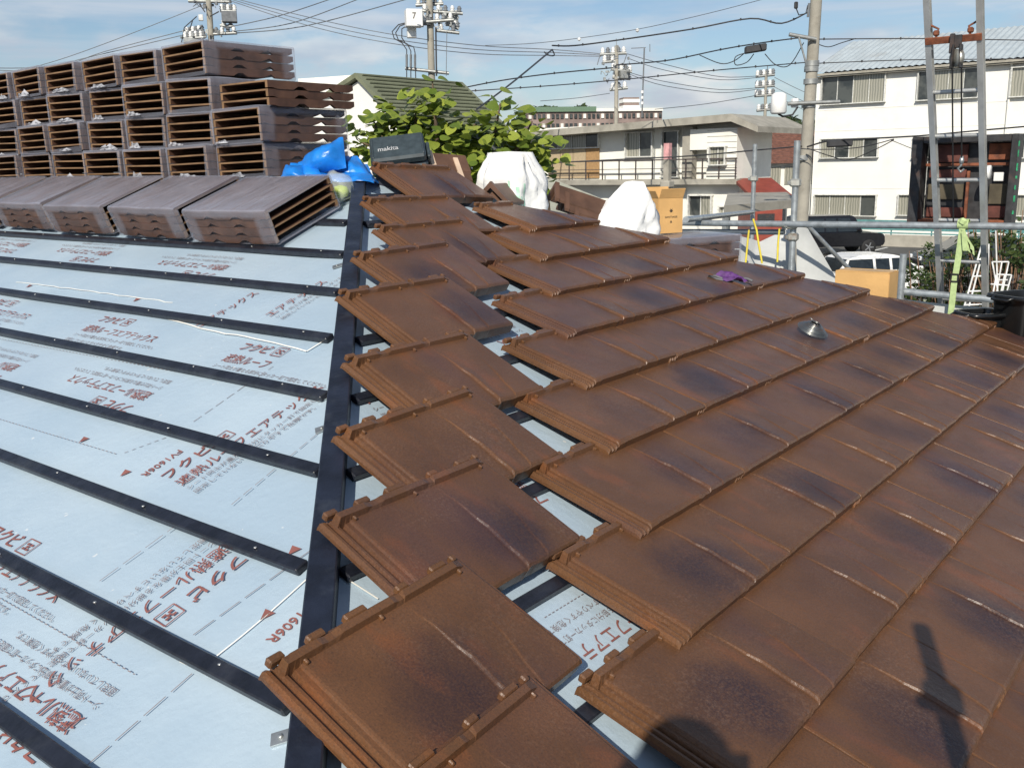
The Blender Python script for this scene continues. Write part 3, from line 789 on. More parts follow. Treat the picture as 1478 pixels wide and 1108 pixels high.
fold(((438, 262, 4.47), (480, 264, 4.46), (478, 256, 4.52), (442, 252, 4.54)), .045, 10, .01, 8)             # rolled lower edge
fold(((405, 258, 4.62), (540, 262, 4.62), (530, 236, 4.90), (420, 238, 4.90)), -.05, 16, .03, 9)             # sheet lying behind
o = mb.build('tarpaulin', MAT['tarp_blue']); tag(o, 'crumpled bright blue tarpaulin heaped at the top of the hip', 'tarp')
# clear plastic bag with a lime green thing inside
bc = on_left(489, 290, 0.02); e = empty('plastic_bag', bc, 'clear plastic bag with lime green contents below the blue tarp', 'plastic bag')
mb = MB(); prof = []
for i in range(9):
    a = math.pi*i/8; g_ = []
g = []
for i in range(13):
    a = math.pi*i/12; row = []
    for j in range(18):
        b = 2*math.pi*j/17
        q = rt*(0.072*math.sin(a)*math.cos(b)) + fh*(0.075*math.sin(a)*math.sin(b)) + Vector((0, 0, 0.062+0.066*math.cos(a)))
        q += Vector((1, 1, 1))*0.018*mnoise.noise(q*24+Vector((4, 4, 4))); q.z = max(q.z, 0.002+SL*q.x); row.append(q)
    g.append(row)
mb.sheet(g); ob = mb.build('bag_film', MAT['film_clear'], e)
mb = MB(); mb.lathe([(0.004, 0.012), (0.03, 0.02), (0.042, 0.04), (0.03, 0.062), (0.006, 0.07)], 12, None, tuple(rt*0.01)); mb.build('contents', MAT['lime_lump'], e)

# tool case with a maker's word
def textured(body, o_, ex, ey, w, h, mat, parent, off=0.01):
    n_ = ex.cross(ey).normalized(); return text_on(body, o_, ex, ey, n_, w, h, mat, parent, 'lettering', off, 0.002)
cc_ = at(574, 216, 5.05)
ex = (rt*0.96+fh*0.10+upv*0.10).normalized(); ey = (fh*0.80+upv*0.62-rt*0.03).normalized(); ez_ = ex.cross(ey).normalized(); ey = ez_.cross(ex)
Mx = Matrix((ex, ey, ez_)).transposed()
e = empty('tool_case', (cc_.x, cc_.y, zr(cc_.x, cc_.y)), 'dark grey plastic tool case with white lettering, tipped up behind the tarp', 'tool case')
b1 = MB().box(cc_, (0.28, 0.20, 0.05), Mx, 0.012).build('case_lid', MAT['case_dark']); local(setp(b1, e), e)
b2 = MB().box(cc_-ez_*0.052, (0.292, 0.21, 0.05), Mx, 0.014); b2 = b2.build('case_base', MAT['case_dark']); local(setp(b2, e), e)
for k in (-1, 1): b3 = MB().box(cc_+ex*0.128*k+ez_*0.022, (0.012, 0.17, 0.016), Mx, 0.004).build('rib', MAT['case_dark']); local(setp(b3, e), e)
b3 = MB().box(cc_+ex*0.155-ez_*0.03, (0.02, 0.12, 0.03), Mx, 0.006).build('latch', MAT['case_dark']); local(setp(b3, e), e)
textured('makita', cc_-ex*0.10-ey*0.035+ez_*0.0255, ex, ey, 0.105, 0.034, 'win_grey', b1, 0.015)
sup = MB().box((cc_.x+0.01, cc_.y+0.02, (zr(cc_.x, cc_.y)+cc_.z-0.10)/2), (0.16, 0.16, max(.04, cc_.z-0.12-zr(cc_.x, cc_.y)))).build('case_feet', MAT['case_dark']); local(setp(sup, e), e)
# printed cartons edge beside the case
# ridge caps ------------------------------------------------------------
def ridge_cap(name, P, axis, up, L, leg, ang, th, label, group=None, rim=True, parentz=None):
    """angle-shaped ridge tile, open end first"""
    ax = axis.normalized(); side = ax.cross(up).normalized(); up = side.cross(ax).normalized()
    e = empty(name, P, label, 'ridge tile', group)
    def prof(l, t0, d=0.0):
        c, s_ = math.cos(ang), math.sin(ang); pts = []
        outer = [(-l*c, -l*s_), (0, 0), (l*c, -l*s_)]
        inner = [((l-t0*.2)*c, -(l)*s_-t0*.8), (0, -t0*1.25), (-(l-t0*.2)*c, -(l)*s_-t0*.8)]
        return [P + side*x + up*(z+l*math.sin(ang)+t0) + ax*d for x, z in outer+inner]
    def wedge(pts, vec, nm, mat):
        mb = MB(); vec = Vector(vec)
        a, b, c, d, e_, f_ = pts
        for q in ((a, b, e_, f_), (b, c, d, e_)): mb.prism(list(q), vec)
        ob = mb.build(nm, MAT[mat]); local(setp(ob, e), e)
    wedge(prof(leg, th), ax*L, 'shell', 'ridge_clay')
    if rim:
        wedge(prof(leg+0.010, th*1.3, -0.026), ax*0.026, 'rim', 'raw_clay' if rim == 2 else 'ridge_clay')
        wedge(prof(leg*0.62, th*0.8, -0.004), ax*0.03, 'inner_rib', 'ridge_clay')
    return e
a1 = at(622, 252, 5.15)
ridge_cap('ridge_tile', Vector((a1.x, a1.y, 0.185)), (fh*0.5+rt*0.86-upv*0.08), upv, 0.20, 0.115, 0.85, 0.018, 'brown ridge tile with pale raw clay rim beside the tool case', 'ridge tiles', 2)
a2 = at(659, 262, 5.2)
ridge_cap('ridge_tile', Vector((a2.x, a2.y, 0.13)), (fh*0.5+rt*0.86-upv*0.08), upv, 0.05, 0.135, 0.85, 0.018, 'short brown ridge tile with pale rim between two other ridge tiles', 'ridge tiles', 2)
a3 = at(711, 300, 4.98)
ridge_cap('ridge_tile', Vector((a3.x, a3.y, 0.010)), (fh*0.93-rt*-0.36), upv, 0.22, 0.135, 0.80, 0.020, 'brown angled ridge tile with stepped end leaning on the upright white sack', 'ridge tiles', 1)
for i in range(3):
    a4 = at(800+14*i, 301+4*i, 5.35)
    z4 = zr(a4.x, a4.y)
    ridge_cap('ridge_tile', Vector((a4.x, a4.y, 0.015 - 0.055*i)), (fh*0.35+rt*0.93-upv*0.32), upv, 0.32, 0.10, 0.95, 0.016,
              'dark brown ridge tile nested in a heap between the white sacks, %s one' % ('top', 'middle', 'lowest')[i], 'nested ridge tiles', 1)
# white sacks
def sack(base, rx, ry, h, lean, label, seed, peak, green=None, turn=0.0):
    e = empty('sack', base, label, 'sack'); mb = MB(); g = []; NS = 52
    for i in range(29):
        t = i/28.0
        k = (1-max(0, (t-0.62)/0.38)**1.7*(1-peak)) * (0.9+0.25*math.sin(math.pi*min(1, t*1.15))) if t > 0 else 0.9
        row = []
        for j in range(NS+1):
            b = 2*math.pi*(j % NS)/NS + turn
            q = rt*(rx*k*math.cos(b)) + fh*(ry*k*math.sin(b)) + Vector((0, 0, h*t)) + lean*(t**1.6)
            q += (rt*math.cos(b)+fh*math.sin(b))*(0.085*(abs(mnoise.noise(Vector((math.cos(b)*1.9, math.sin(b)*1.9, t*1.5+seed))))-.14) + 0.035*abs(mnoise.noise(Vector((math.cos(b)*4.5, math.sin(b)*4.5+t*2, t*3+seed)))) + 0.012*mnoise.noise(Vector((math.cos(b)*9, math.sin(b)*9, t*11+seed))))
            row.append(q)
        g.append(row)
    top = sum(g[-1][:NS], Vector())/NS + Vector((0, 0, 0.006)); g.append([top]*(NS+1))
    mb.sheet(g); mb.build('cloth', MAT['sack_white'], e)
    if green:
        for (j0, t0, t1, w) in green:
            pg = MB(); rows_ = []
            for i in range(int(t0*28), int(t1*28)+1):
                a_, b_ = g[i][j0 % NS], g[i][(j0+1) % NS]
                out = lambda q: q + (q-Vector((0, 0, q.z)) - lean*((i/28)**1.6)).normalized()*0.003
                rows_.append([out(a_+(b_-a_)*(0.5-w/2)), out(a_+(b_-a_)*(0.5+w/2))])
            pg.sheet(rows_); pg.build('green_print', MAT['sack_green'], e)
    return e
p = at(740, 300, 5.28); sack(Vector((p.x, p.y, zr(p.x, p.y))), 0.140, 0.11, 0.285-zr(p.x, p.y), rt*-0.02, 'tall upright white sack with faint green print beside the leafy tree', 1.3, 0.62,
      green=((38, .34, .70, .6), (40, .28, .62, .8), (42, .36, .66, .5), (41, .3, .5, .4)))
p = at(893, 342, 5.45); sack(Vector((p.x, p.y, zr(p.x, p.y))), 0.155, 0.12, 0.115-zr(p.x, p.y), rt*0.075, 'low slumped white sack with a pointed top next to the open carton', 4.1, 0.02)
# cartons
def carton(P, w, d, h, turn, label, flaps=True, tilt=0.0):
    e = empty('carton', P, label, 'cardboard box', None, (0, tilt, turn))
    t = 0.004; mb = MB()
    mb.box((0, -d/2, h/2), (w, t, h)); mb.box((0, d/2, h/2), (w, t, h)); mb.box((-w/2, 0, h/2), (t, d-t*1.2, h-.001)); mb.box((w/2, 0, h/2), (t, d-t*1.2, h-.001)); mb.box((0, 0, t/2+.001), (w-t*1.5, d-t*1.5, t))
    mb.build('walls', MAT['cardboard'], e)
    if flaps:
        for (c, dd, ax, an) in (((0, -d/2-.002, h), (w, .004, d*.42), 'X', .45), ((0, d/2+.002, h), (w, .004, d*.45), 'X', -.25), ((-w/2-.002, 0, h), (.004, d, d*.34), 'Y', -.5), ((w/2+.002, 0, h), (.004, d, d*.34), 'Y', .3)):
            M3 = Matrix.Rotation(an, 3, ax); f_ = MB().box(Vector(c)+M3 @ Vector((0, 0, dd[2]/2)), dd, M3); f_.build('flap', MAT['cardboard'], e)
    else:
        mb = MB(); mb.box((0, -d/4-.0008, h+.003), (w, d/2-.003, .004)); mb.build('flap', MAT['cardboard'], e)
        mb = MB(); mb.box((0, d/4+.0008, h+.003), (w, d/2-.003, .004)); mb.build('flap', MAT['cardboard'], e)
        tp_ = MB(); tp_.box((0, 0, h+.0062), (w, .045, .001)); tp_.box((-w/2-.0028, 0, h-.03), (.001, .045, .07)); tp_.build('tape', MAT['tape_brown'], e)
    return e
p = at(958, 341, 5.75)
turn = YAW - math.pi/2 - 0.55
c1 = carton(Vector((p.x, p.y, -0.190)), 0.165, 0.14, 0.205, YAW - math.pi/2 + 0.42, 'open tan carton with dark printed marks standing on wrapped tiles', True)
ly = Vector((0, -1, 0)); 
text_on('SANTIAGE', Vector((-.042, -.0745, .09)), Vector((1, 0, 0)), Vector((0, 0, 1)), Vector((0, -1, 0)), .085, .010, 'ink', c1.children[0], 'lettering', .01, .001)
q = MB()
for zz, w_ in ((.125, .014), (.131, .022), (.136, .010), (.070, .008), (.064, .012)): q.box((0, -.0752, zz), (w_, .0006, .004))
for x_ in (-.006, .006): q.box((x_, -.0752, .141), (.002, .0006, .006))
ob = q.build('printed_mark', MAT['ink'], c1.children[0])
q = MB(); q.box((-.0852, .02, .085), (.0006, .05, .035)); q.box((-.0852, -.01, .045), (.0006, .08, .006)); q.box((-.0852, .02, .035), (.0006, .05, .004)); q.build('printed_mark', MAT['ink'], c1.children[0])
for ch in c1.children[0].children: ch.matrix_parent_inverse.identity(); ch.location = (0, 0, 0)
p = at(1248, 442, 5.45)
carton(Vector((p.x, p.y, -0.615)), 0.30, 0.17, 0.205, YAW - math.pi/2 - 0.66, 'closed tan carton with taped lid beyond the laid tiles', False)
# support of the closed carton: hidden board pack on the far slope
plain('plank', (0.38, 0.27, 0.16), 0.8, bmp=0.3)
zb = zr(p.x, p.y)
tag(MB().box((p.x, p.y, (zb-0.617)/2+0.0), (0.26, 0.20, -0.617-zb), Matrix.Rotation(YAW, 3, 'Z')).build('timber_block', MAT['plank']), 'timber block levelling the closed carton on the far slope', 'timber block')
# tile bundles on the far slope, under the open carton
p = at(985, 366, 5.65)
for k in range(2):
    ax = Vector((0.32, 0.95, 0)).normalized(); ay = Vector((0, 0, 1)).cross(ax)
    bundle(frame_matrix(Vector((p.x+.13, p.y-.30, -0.538+0.172*k)), ax, ay), ('tile bundle hidden under another one beyond the laid slope', 'wrapped tile bundle beyond the laid slope with the open carton on it')[k], 'bundles on the far slope', seed=k)
# black tubs by the scaffold
def tub(P, w, d, h, turn, label):
    e = empty('plastic_tub', P, label, 'plastic tub', 'black tubs', (0, 0, turn)); mb = MB(); n = 28
    def ring(s_, z, off=0): return [Vector((math.copysign(abs(math.cos(2*math.pi*j/n))**.45, math.cos(2*math.pi*j/n))*(w/2*s_+off), math.copysign(abs(math.sin(2*math.pi*j/n))**.45, math.sin(2*math.pi*j/n))*(d/2*s_+off), z)) for j in range(n+1)]
    mb.sheet([ring(.80, 0), ring(.84, h*.06), ring(.95, h*.7), ring(1.0, h), ring(1.0, h, .022), ring(1.0, h-.02, .026), ring(1.0, h-.02, .018)])
    mb.sheet([ring(.98, h-.001)[::-1], ring(.92, h*.7)[::-1], ring(.78, .012)[::-1], [Vector((0, 0, .012))]*(n+1)])
    mb.build('body', MAT['black_plastic'], e)
    hd = MB()
    for k in (-1, 1): hd.tube([Vector((k*(w/2+.02), -.06, h-.01)), Vector((k*(w/2+.05), -.05, h-.02)), Vector((k*(w/2+.05), .05, h-.02)), Vector((k*(w/2+.02), .06, h-.01))], .008, 6)
    hd.build('handle', MAT['black_plastic'], e); return e
p = at(1478, 470, 5.15); tub(Vector((p.x, p.y, -0.735)), 0.30, 0.26, 0.22, YAW-1.2, 'large black plastic tub standing beside the smaller one')
p2_ = at(1415, 480, 5.2); tub(Vector((p2_.x, p2_.y, -0.735)), 0.21, 0.17, 0.12, YAW-1.4, 'small black plastic tub with a flared lip beyond the laid tiles')
tag(MB().box((p2_.x+.14, p2_.y-.07, -0.765), (0.62, 0.42, 0.055), Matrix.Rotation(YAW-.8, 3, 'Z')).build('timber_board', MAT['plank']), 'timber board carrying the two black tubs', 'timber board')
# coil of tie wire and purple strap on the laid tiles
pc = on_right(1172, 478, 0.095); e = empty('wire_coil', pc, 'coil of shiny tie wire lying on the laid tiles', 'wire coil')
wn_ = (NRn*0.97 - fh*0.08).normalized(); wa = wn_.orthogonal().normalized(); wb = wn_.cross(wa)
mb = MB()
for k in range(16):
    r = 0.022+0.0030*k; zz = 0.038-0.0021*k+random.uniform(-.001, .001); off = wa*random.uniform(-.002, .002)
    pts = [wa*(r*math.cos(2*math.pi*j/26))+wb*(r*math.sin(2*math.pi*j/26))+wn_*zz+off for j in range(27)]
    mb.tube(pts, 0.0017, 5, False)
mb.tube([wa*.016+wn_*.034, wa*.012+wn_*.046+wb*.01, wa*.03+wn_*.048+wb*.02], 0.0016, 5)
mb.build('wire_turns', MAT['wire_steel'], e)
pg = on_right(1055, 405, 0.095); e = empty('work_glove', pg, 'small purple cloth strap with grey ends on the laid tiles', 'strap')
mb = MB(); g = []
for i in range(16):
    s_ = i/15; row = []
    for j in range(7):
        t = j/6-0.5; wv = 0.045*(0.5+0.9*math.sin(math.pi*(0.15+0.7*s_)))
        q = rt*(0.10*(s_-0.5)) + NY*(wv*t*1.4-0.02*(s_-.5)) + NRn*(0.006+0.030*math.sin(math.pi*s_)*abs(math.cos(t*4+s_*5))+0.008*abs(mnoise.noise(Vector((s_*7, t*7, 2)))))
        row.append(q)
    g.append(row)
mb.sheet(g); mb.build('cloth', MAT['purple_cloth'], e)
mb = MB(); mb.tube([rt*-.045+NRn*.012, rt*-.065+NRn*.018+NY*.02, rt*-.085+NRn*.012+NY*.03, rt*-.07+NRn*.01+NY*.0, rt*-.05+NRn*.008+NY*-.01], .006, 6)
mb.tube([rt*.045+NRn*.010, rt*.062+NRn*.014-NY*.01, rt*.072+NRn*.010-NY*.03], .007, 6); mb.build('strap_end', MAT['grey_strap'], e)

# ================================================================== SCAFFOLD AND HOIST
plain('scaffold_pipe', (0.40, 0.43, 0.44), 0.40, metal=0.55, var=0.2, scale=18, dirt=(0.20, 0.20, 0.19), dirt_amt=0.5, dscale=8)
plain('pipe_dark', (0.16, 0.19, 0.22), 0.45, metal=0.5)
plain('clamp_steel', (0.42, 0.42, 0.38), 0.45, metal=0.7, dirt=(0.25, 0.10, 0.04), dirt_amt=0.7, dscale=14)
plain('rust', (0.20, 0.065, 0.030), 0.8, var=0.4, scale=20, dirt=(0.06, 0.035, 0.03), dirt_amt=0.7, dscale=9)
plain('alu', (0.50, 0.51, 0.50), 0.42, metal=0.6, var=0.12, scale=10, dirt=(0.28, 0.28, 0.26), dirt_amt=0.5)
plain('steel_dark', (0.028, 0.028, 0.030), 0.55, var=0.4, scale=20, dirt=(0.10, 0.05, 0.03), dirt_amt=0.5, dscale=8)
plain('strap_green', (0.42, 0.53, 0.24), 0.6, var=0.12, scale=40)
plain('rope_yellow', (0.70, 0.56, 0.06), 0.6)
plain('sheet_grey', (0.50, 0.51, 0.49), 0.7, var=0.1, scale=4, bmp=0.5, bscale=7)
plain('cable_black', (0.015, 0.015, 0.016), 0.6)
plain('green_paint', (0.02, 0.30, 0.13), 0.6, var=0.4, scale=30, dirt=(0.06, .03, .02), dirt_amt=.8, dscale=20)
PR = 0.0243
SXF = 4.32
def pipe(a, b, label, name='scaffold_pipe', r=PR, mat='scaffold_pipe', group='scaffold pipes'):
    o = MB().tube([a, b], r, 12).build(name, MAT[mat]); return tag(o, label, 'pipe', group)
def clampm(P, label, parent=None):
    mb = MB(); mb.box(P, (0.075, 0.085, 0.06), Matrix.Rotation(0.3, 3, 'Z'), .012); mb.tube([P+Vector((-.05, .03, 0)), P+Vector((.06, .03, 0))], .008, 6); mb.box(P+Vector((-.045, .03, 0)), (.02, .03, .03), None, .004)
    return tag(mb.build('pipe_clamp', MAT['clamp_steel']), label, 'clamp', 'pipe clamps')
ra, rb = on_x(912, 321, SXF), on_x(1478, 327, SXF); d_ = (rb-ra).normalized()
pipe(ra-d_*0.5, rb+d_*2.2, 'long horizontal scaffold guard rail passing behind the ladder with the green strap on it')
ra2, rb2 = on_x(905, 334, SXF+.06), on_x(1132, 335, SXF+.06)
pipe(ra2, rb2, 'dark blue scaffold pipe just under the guard rail', r=.022, mat='pipe_dark')
u2t, = (on_x(1151, 203, SXF+0.065),)
pipe(Vector((u2t.x, u2t.y, GROUND)), u2t, 'bare galvanised scaffold upright beside the concrete utility pole')
clampm(Vector((u2t.x, u2t.y, on_x(1146, 264, SXF+.065).z)), 'clamp high up on the upright beside the utility pole')
clampm(Vector((u2t.x-.03, u2t.y, ra.z+0.006)), 'rusty clamp tying the guard rail to the upright')
clampm(Vector((u2t.x, u2t.y, on_x(1141, 342, SXF+.065).z)), 'clamp just under the guard rail on the same upright')
u1t = at(1090, 208, 10.5); pipe(Vector((u1t.x, u1t.y, GROUND)), u1t, 'scaffold upright in front of the red shed')
clampm(Vector((u1t.x, u1t.y, at(1086, 258, 10.5).z)), 'clamp on the upright in front of the red shed')
u3t = on_x(1304, 367, SXF-0.05); pipe(Vector((u3t.x, u3t.y, GROUND)), u3t, 'short scaffold upright next to the closed carton')
la, lb = on_x(1306, 421, SXF+0.0), on_x(1478, 436, SXF+.0); d_ = (lb-la).normalized()
pipe(la, lb+d_*1.5, 'lower scaffold rail running behind the black tubs')
pipe(at(990, 317, 7.4), at(1086, 306, 10.4), 'scaffold pipe running back toward the red shed')
pipe(at(1166, 326, 8.0), at(1296, 462, 8.3), 'thin diagonal scaffold brace beside the closed carton', r=.018)
pd = Vector((-2.27, -3.36, 0.0)); 
pt_ = on_right(1333, 903, 0.09) - SV*2.30
pipe(Vector((pt_.x, pt_.y, GROUND)), pt_, 'scaffold upright at the eave corner beside the photographer')
clampm(Vector((pt_.x, pt_.y, pt_.z-.215)), 'clamp on the corner upright beside the photographer')
# deck planks along the eaves
plain('deck_steel', (0.33, 0.34, 0.33), 0.6, metal=.4)
for nm, c, d in (('y', (0.4, -EA-0.55, -1.22), (8.6, 0.50, 0.05)), ('x', (-EA-0.52, 3.2, -1.22), (0.50, 6.9, 0.05)), ('b', (3.93+0.16+.04, 3.2, -1.62), (0.30, 6.9, 0.05))):
    tag(MB().box(c, d).build('scaffold_deck', MAT['deck_steel']), {'y': 'steel scaffold walkway along the eave of the tiled slope', 'x': 'steel scaffold walkway along the eave of the bare slope', 'b': 'steel scaffold walkway along the far eave'}[nm], 'walkway', 'scaffold walkways')
# grey dust sheets hung on the scaffold
def cloth(pts_rows, name, label, mat='sheet_grey', amp=.02, seed=0):
    rows_ = []
    for r_ in pts_rows:
        out = []
        for a, b in zip(r_[:-1], r_[1:]):
            for i in range(6): out.append(a+(b-a)*i/6)
        out.append(r_[-1]); rows_.append(out)
    g = []
    for r0, r1 in zip(rows_[:-1], rows_[1:]):
        for i in range(6): g.append([a+(b-a)*i/6 for a, b in zip(r0, r1)])
    g.append(rows_[-1])
    for r_ in g:
        for i, q in enumerate(r_): r_[i] = q + Vector((1, .6, .2))*amp*mnoise.noise(q*3.5+Vector((seed, 0, 0)))
    mb = MB(); mb.sheet(g)
    th = [[q+Vector((.003, .002, 0)) for q in r_][::-1] for r_ in g]; mb.sheet(th)
    return tag(mb.build(name, MAT[mat]), label, 'sheet', 'scaffold sheets')
XS = SXF+0.09
cloth([[on_x(1300, 431, XS), on_x(1390, 441, XS), on_x(1478, 448, XS)], [on_x(1300, 480, XS), on_x(1390, 490, XS), on_x(1478, 500, XS)]], 'dust_sheet', 'flat grey dust sheet below the lower scaffold rail', amp=.015)
cloth([[at(1052, 336, 7.9), at(1098, 350, 8.2), at(1144, 326, 8.2)], [at(1062, 360, 7.8), at(1088, 372, 8.0), at(1146, 350, 8.1)], [at(1070, 392, 7.7), at(1100, 400, 7.8), at(1150, 400, 7.9)]], 'dust_sheet', 'pale dust sheet draped behind the yellow ropes', amp=.06, seed=3)
cloth([[at(1148, 326, 7.8), at(1166, 330, 7.9)], [at(1150, 360, 7.7), at(1190, 372, 7.8)], [at(1150, 410, 7.6), at(1232, 445, 7.7)]], 'dust_sheet', 'grey dust sheet hanging in a triangle below the upright', amp=.04, seed=8)
# yellow ropes
for i, q in enumerate((((1087, 316), (1092, 332), (1095, 352), (1100, 380)), ((1081, 332), (1079, 350), (1076, 382)), ((1125, 330), (1123, 352), (1122, 378)))):
    pts = [at(a, b, 7.45) for a, b in q]
    tag(MB().tube(pts, .008, 6).build('rope', MAT['rope_yellow']), ('yellow rope looped over the guard rail', 'yellow rope hanging under the guard rail, away from the upright', 'yellow rope hanging close beside the clamped upright')[i], 'rope', 'yellow ropes')
# green ratchet strap knotted on the rail
k0 = on_x(1391, 324, SXF); e = empty('ratchet_strap', k0, 'lime green webbing strap knotted round the guard rail and hanging down', 'strap')
def ribbon(pts, w, side, nm):
    mb = MB(); side = side.normalized()*w/2; g = [[q-side, q+side] for q in pts]; mb.sheet(g); n_ = Vector((-.002, 0, 0)); mb.sheet([[q+side+n_, q-side+n_] for q in pts])
    ob = mb.build(nm, MAT['strap_green']); local(setp(ob, e), e)
sdv = Vector((0, 1, 0))
XB = SXF-0.035
ribbon([on_x(a, b, XB) for a, b in ((1389, 330), (1386, 352), (1382, 380), (1377, 410), (1374, 440), (1371, 462))], .040, sdv, 'hanging_band')
ribbon([on_x(a, b, XB-.01) for a, b in ((1390, 332), (1394, 348), (1398, 362), (1404, 367), (1403, 355), (1396, 344), (1391, 334))], .030, sdv*0.8+upv*.5, 'loop')
ribbon([on_x(a, b, XB-.02) for a, b in ((1391, 334), (1392, 350), (1393, 362))], .03, sdv, 'tail')
mb = MB(); g = []
for i in range(9):
    a = 2*math.pi*i/8; g.append([k0 + Vector((math.cos(a)*.036, .035*s_, math.sin(a)*.036)) + Vector((0, 0, .004*math.sin(i*2+s_*3))) for s_ in (-1, -.4, .3, 1)])
mb.sheet(g); mb.box(k0+Vector((-.03, 0, .02)), (.03, .05, .05), Matrix.Rotation(.5, 3, 'X'), .012); ob = mb.build('knot', MAT['strap_green']); local(setp(ob, e), e)
mb = MB(); bq = on_x(1378, 396, XB-.004); mb.box(bq, (.008, .05, .012), None, .002); mb.box(bq-Vector((0, 0, .05)), (.008, .05, .012), None, .002); mb.box(bq-Vector((0, .022, .025)), (.008, .007, .05)); mb.box(bq-Vector((0, -.022, .025)), (.008, .007, .05)); ob = mb.build('buckle', MAT['cable_black']); local(setp(ob, e), e)

# hoist ladder leaning from the ground over the far eave
LK = 0.45
def lad(y, z, off=0.0): return Vector((4.55+LK*(-.3-z)+off, y, z))
LDIR = (lad(0, 1)-lad(0, 0)).normalized(); LN = Vector((0, 1, 0)).cross(LDIR).normalized()
if LN.x > 0: LN = -LN
e = empty('hoist_ladder', lad(-1.3, GROUND), 'tall aluminium hoist ladder leaning at the far eave with a pulley', 'ladder')
Ml = Matrix((Vector((0, 1, 0)), LN, LDIR)).transposed()
if Ml.determinant() < 0: Ml = Matrix((Vector((0, -1, 0)), LN, LDIR)).transposed()
zt, zbm = 1.75, GROUND
yl, yr = -1.165, -1.475
Ll = (lad(0, zt)-lad(0, zbm)).length
for y in (yl, yr):
    mb = MB(); c = (lad(y, zt)+lad(y, zbm))/2
    mb.box(c, (.012, .055, Ll), Ml); mb.box(c+LN*.026, (.036, .006, Ll), Ml); mb.box(c-LN*.026, (.036, .006, Ll), Ml)
    ob = mb.build('rail', MAT['alu']); local(setp(ob, e), e)
for py in (7, 132, 196, 260, 318, 377, 432):
    dd = ray(1380, py); t = (4.55-.3*LK-CAM.x-LK*CAM.z)/(dd.x+LK*dd.z); P = CAM+dd*t
    if py < 20: continue
    ob = MB().tube([Vector((P.x, yl, P.z)), Vector((P.x, yr, P.z))], .014, 8).build('rung', MAT['alu']); local(setp(ob, e), e)
dz = 0.27
z_ = -1.15
while z_ > GROUND+.2:
    P = lad(0, z_); ob = MB().tube([Vector((P.x, yl, P.z)), Vector((P.x, yr, P.z))], .014, 6).build('rung', MAT['alu']); local(setp(ob, e), e); z_ -= dz
dd = ray(1370, 55); t = (4.55-.3*LK-CAM.x-LK*CAM.z)/(dd.x+LK*dd.z); P = CAM+dd*t
hb = MB().box(Vector((P.x, (yl+yr)/2, P.z))+LN*.034, (abs(yl-yr)+.03, .01, .045), Ml, .002)
hb = hb.build('head_beam', MAT['rust']); local(setp(hb, e), e)
for k, yy in ((1, yl-.05), (-1, yr+.055)):
    b0 = Vector((P.x, yy, P.z+.02))+LN*.03
    bb = MB().tube([b0, b0+Vector((0, -.012*k, .05)), b0+Vector((0, .035*k, .075))], .007, 6); bb.box(b0+Vector((0, 0, .025)), (.035, .035, .035), None, .008)
    ob = bb.build('hook_bolt', MAT['rust']); local(setp(ob, e), e)
# pulley
pc = on_x(1381, 84, P.x-0.06); pl = empty('pulley_block', pc, 'worn wooden-cheeked pulley hanging from the ladder head beam', 'pulley')
mb = MB(); Mp = Matrix.Rotation(math.pi/2, 3, 'Y')
mb.lathe([(.005, -.012), (.055, -.012), (.048, 0), (.055, .012), (.005, .012)], 18, Mp @ Matrix.Rotation(0.6, 3, 'X')); mb.build('wheel', MAT['clamp_steel'], pl)
for k in (-1, 1):
    mb = MB(); mb.box((0, k*.024, 0.01), (.07, .012, .15), Matrix.Rotation(.06*k, 3, 'X'), .006); mb.build('cheek', MAT['steel_dark'], pl)
mb = MB(); mb.box((0, .0, .10), (.02, .045, .08), None, .004); mb.box((0, .035, .09), (.02, .03, .12), None, .004); mb.build('hanger', MAT['steel_dark'], pl)
for k, (yy, zz) in enumerate(((.022, 0), (-.025, 0))):
    a = pc+Vector((-.01, yy, -.02)); b = a+Vector((.55+.12*k, 0.02*k, -1.0-.15*(1-k))) if k == 0 else None
pend = on_x(1388, 232, pc.x+.28)
tag(MB().tube([pc+Vector((0, -.03, -.03)), pend], .005, 6).build('hoist_cable', MAT['cable_black']), 'steel hoist cable running from the pulley to the carriage hook', 'cable', 'hoist cables')
pl2 = on_x(1376, 322, pc.x+.5)
tag(MB().tube([pc+Vector((0, .025, -.03)), pl2], .005, 6).build('hoist_cable', MAT['cable_black']), 'steel hoist cable running from the pulley down past the guard rail', 'cable', 'hoist cables')
# rusty hoist carriage behind the ladder
XC = 4.86
c0, c1_ = on_x(1322, 198, XC), on_x(1462, 324, XC)
ya, yb, za, zb_ = c0.y, c1_.y, c1_.z, c0.z
e = empty('hoist_carriage', Vector((XC, (ya+yb)/2, za)), 'rusty dark steel hoist carriage hung behind the ladder', 'hoist carriage')
def cbox(y0, y1, z0, z1, x, dx, mat, nm, bev=.004):
    ob = MB().box((x, (y0+y1)/2, (z0+z1)/2), (dx, abs(y1-y0), abs(z1-z0)), None, bev).build(nm, MAT[mat]); local(setp(ob, e), e); return ob
wy, hz = ya-yb, zb_-za
plain('wood_old', (0.085, 0.07, 0.045), 0.85, var=0.3)
plain('rust_red', (0.115, 0.036, 0.026), 0.75, var=0.35, scale=14, dirt=(0.05, .03, .028), dirt_amt=.6, dscale=7)
cbox(ya, ya-.075, za, zb_, XC, .16, 'steel_dark', 'side_frame'); cbox(yb+.045, yb, za, zb_, XC, .16, 'steel_dark', 'side_frame')
cbox(ya-.076, yb+.046, zb_-.05, zb_, XC+.002, .15, 'steel_dark', 'top_frame'); cbox(ya-.076, yb+.046, za, za+.03, XC+.002, .15, 'rust', 'bottom_frame')
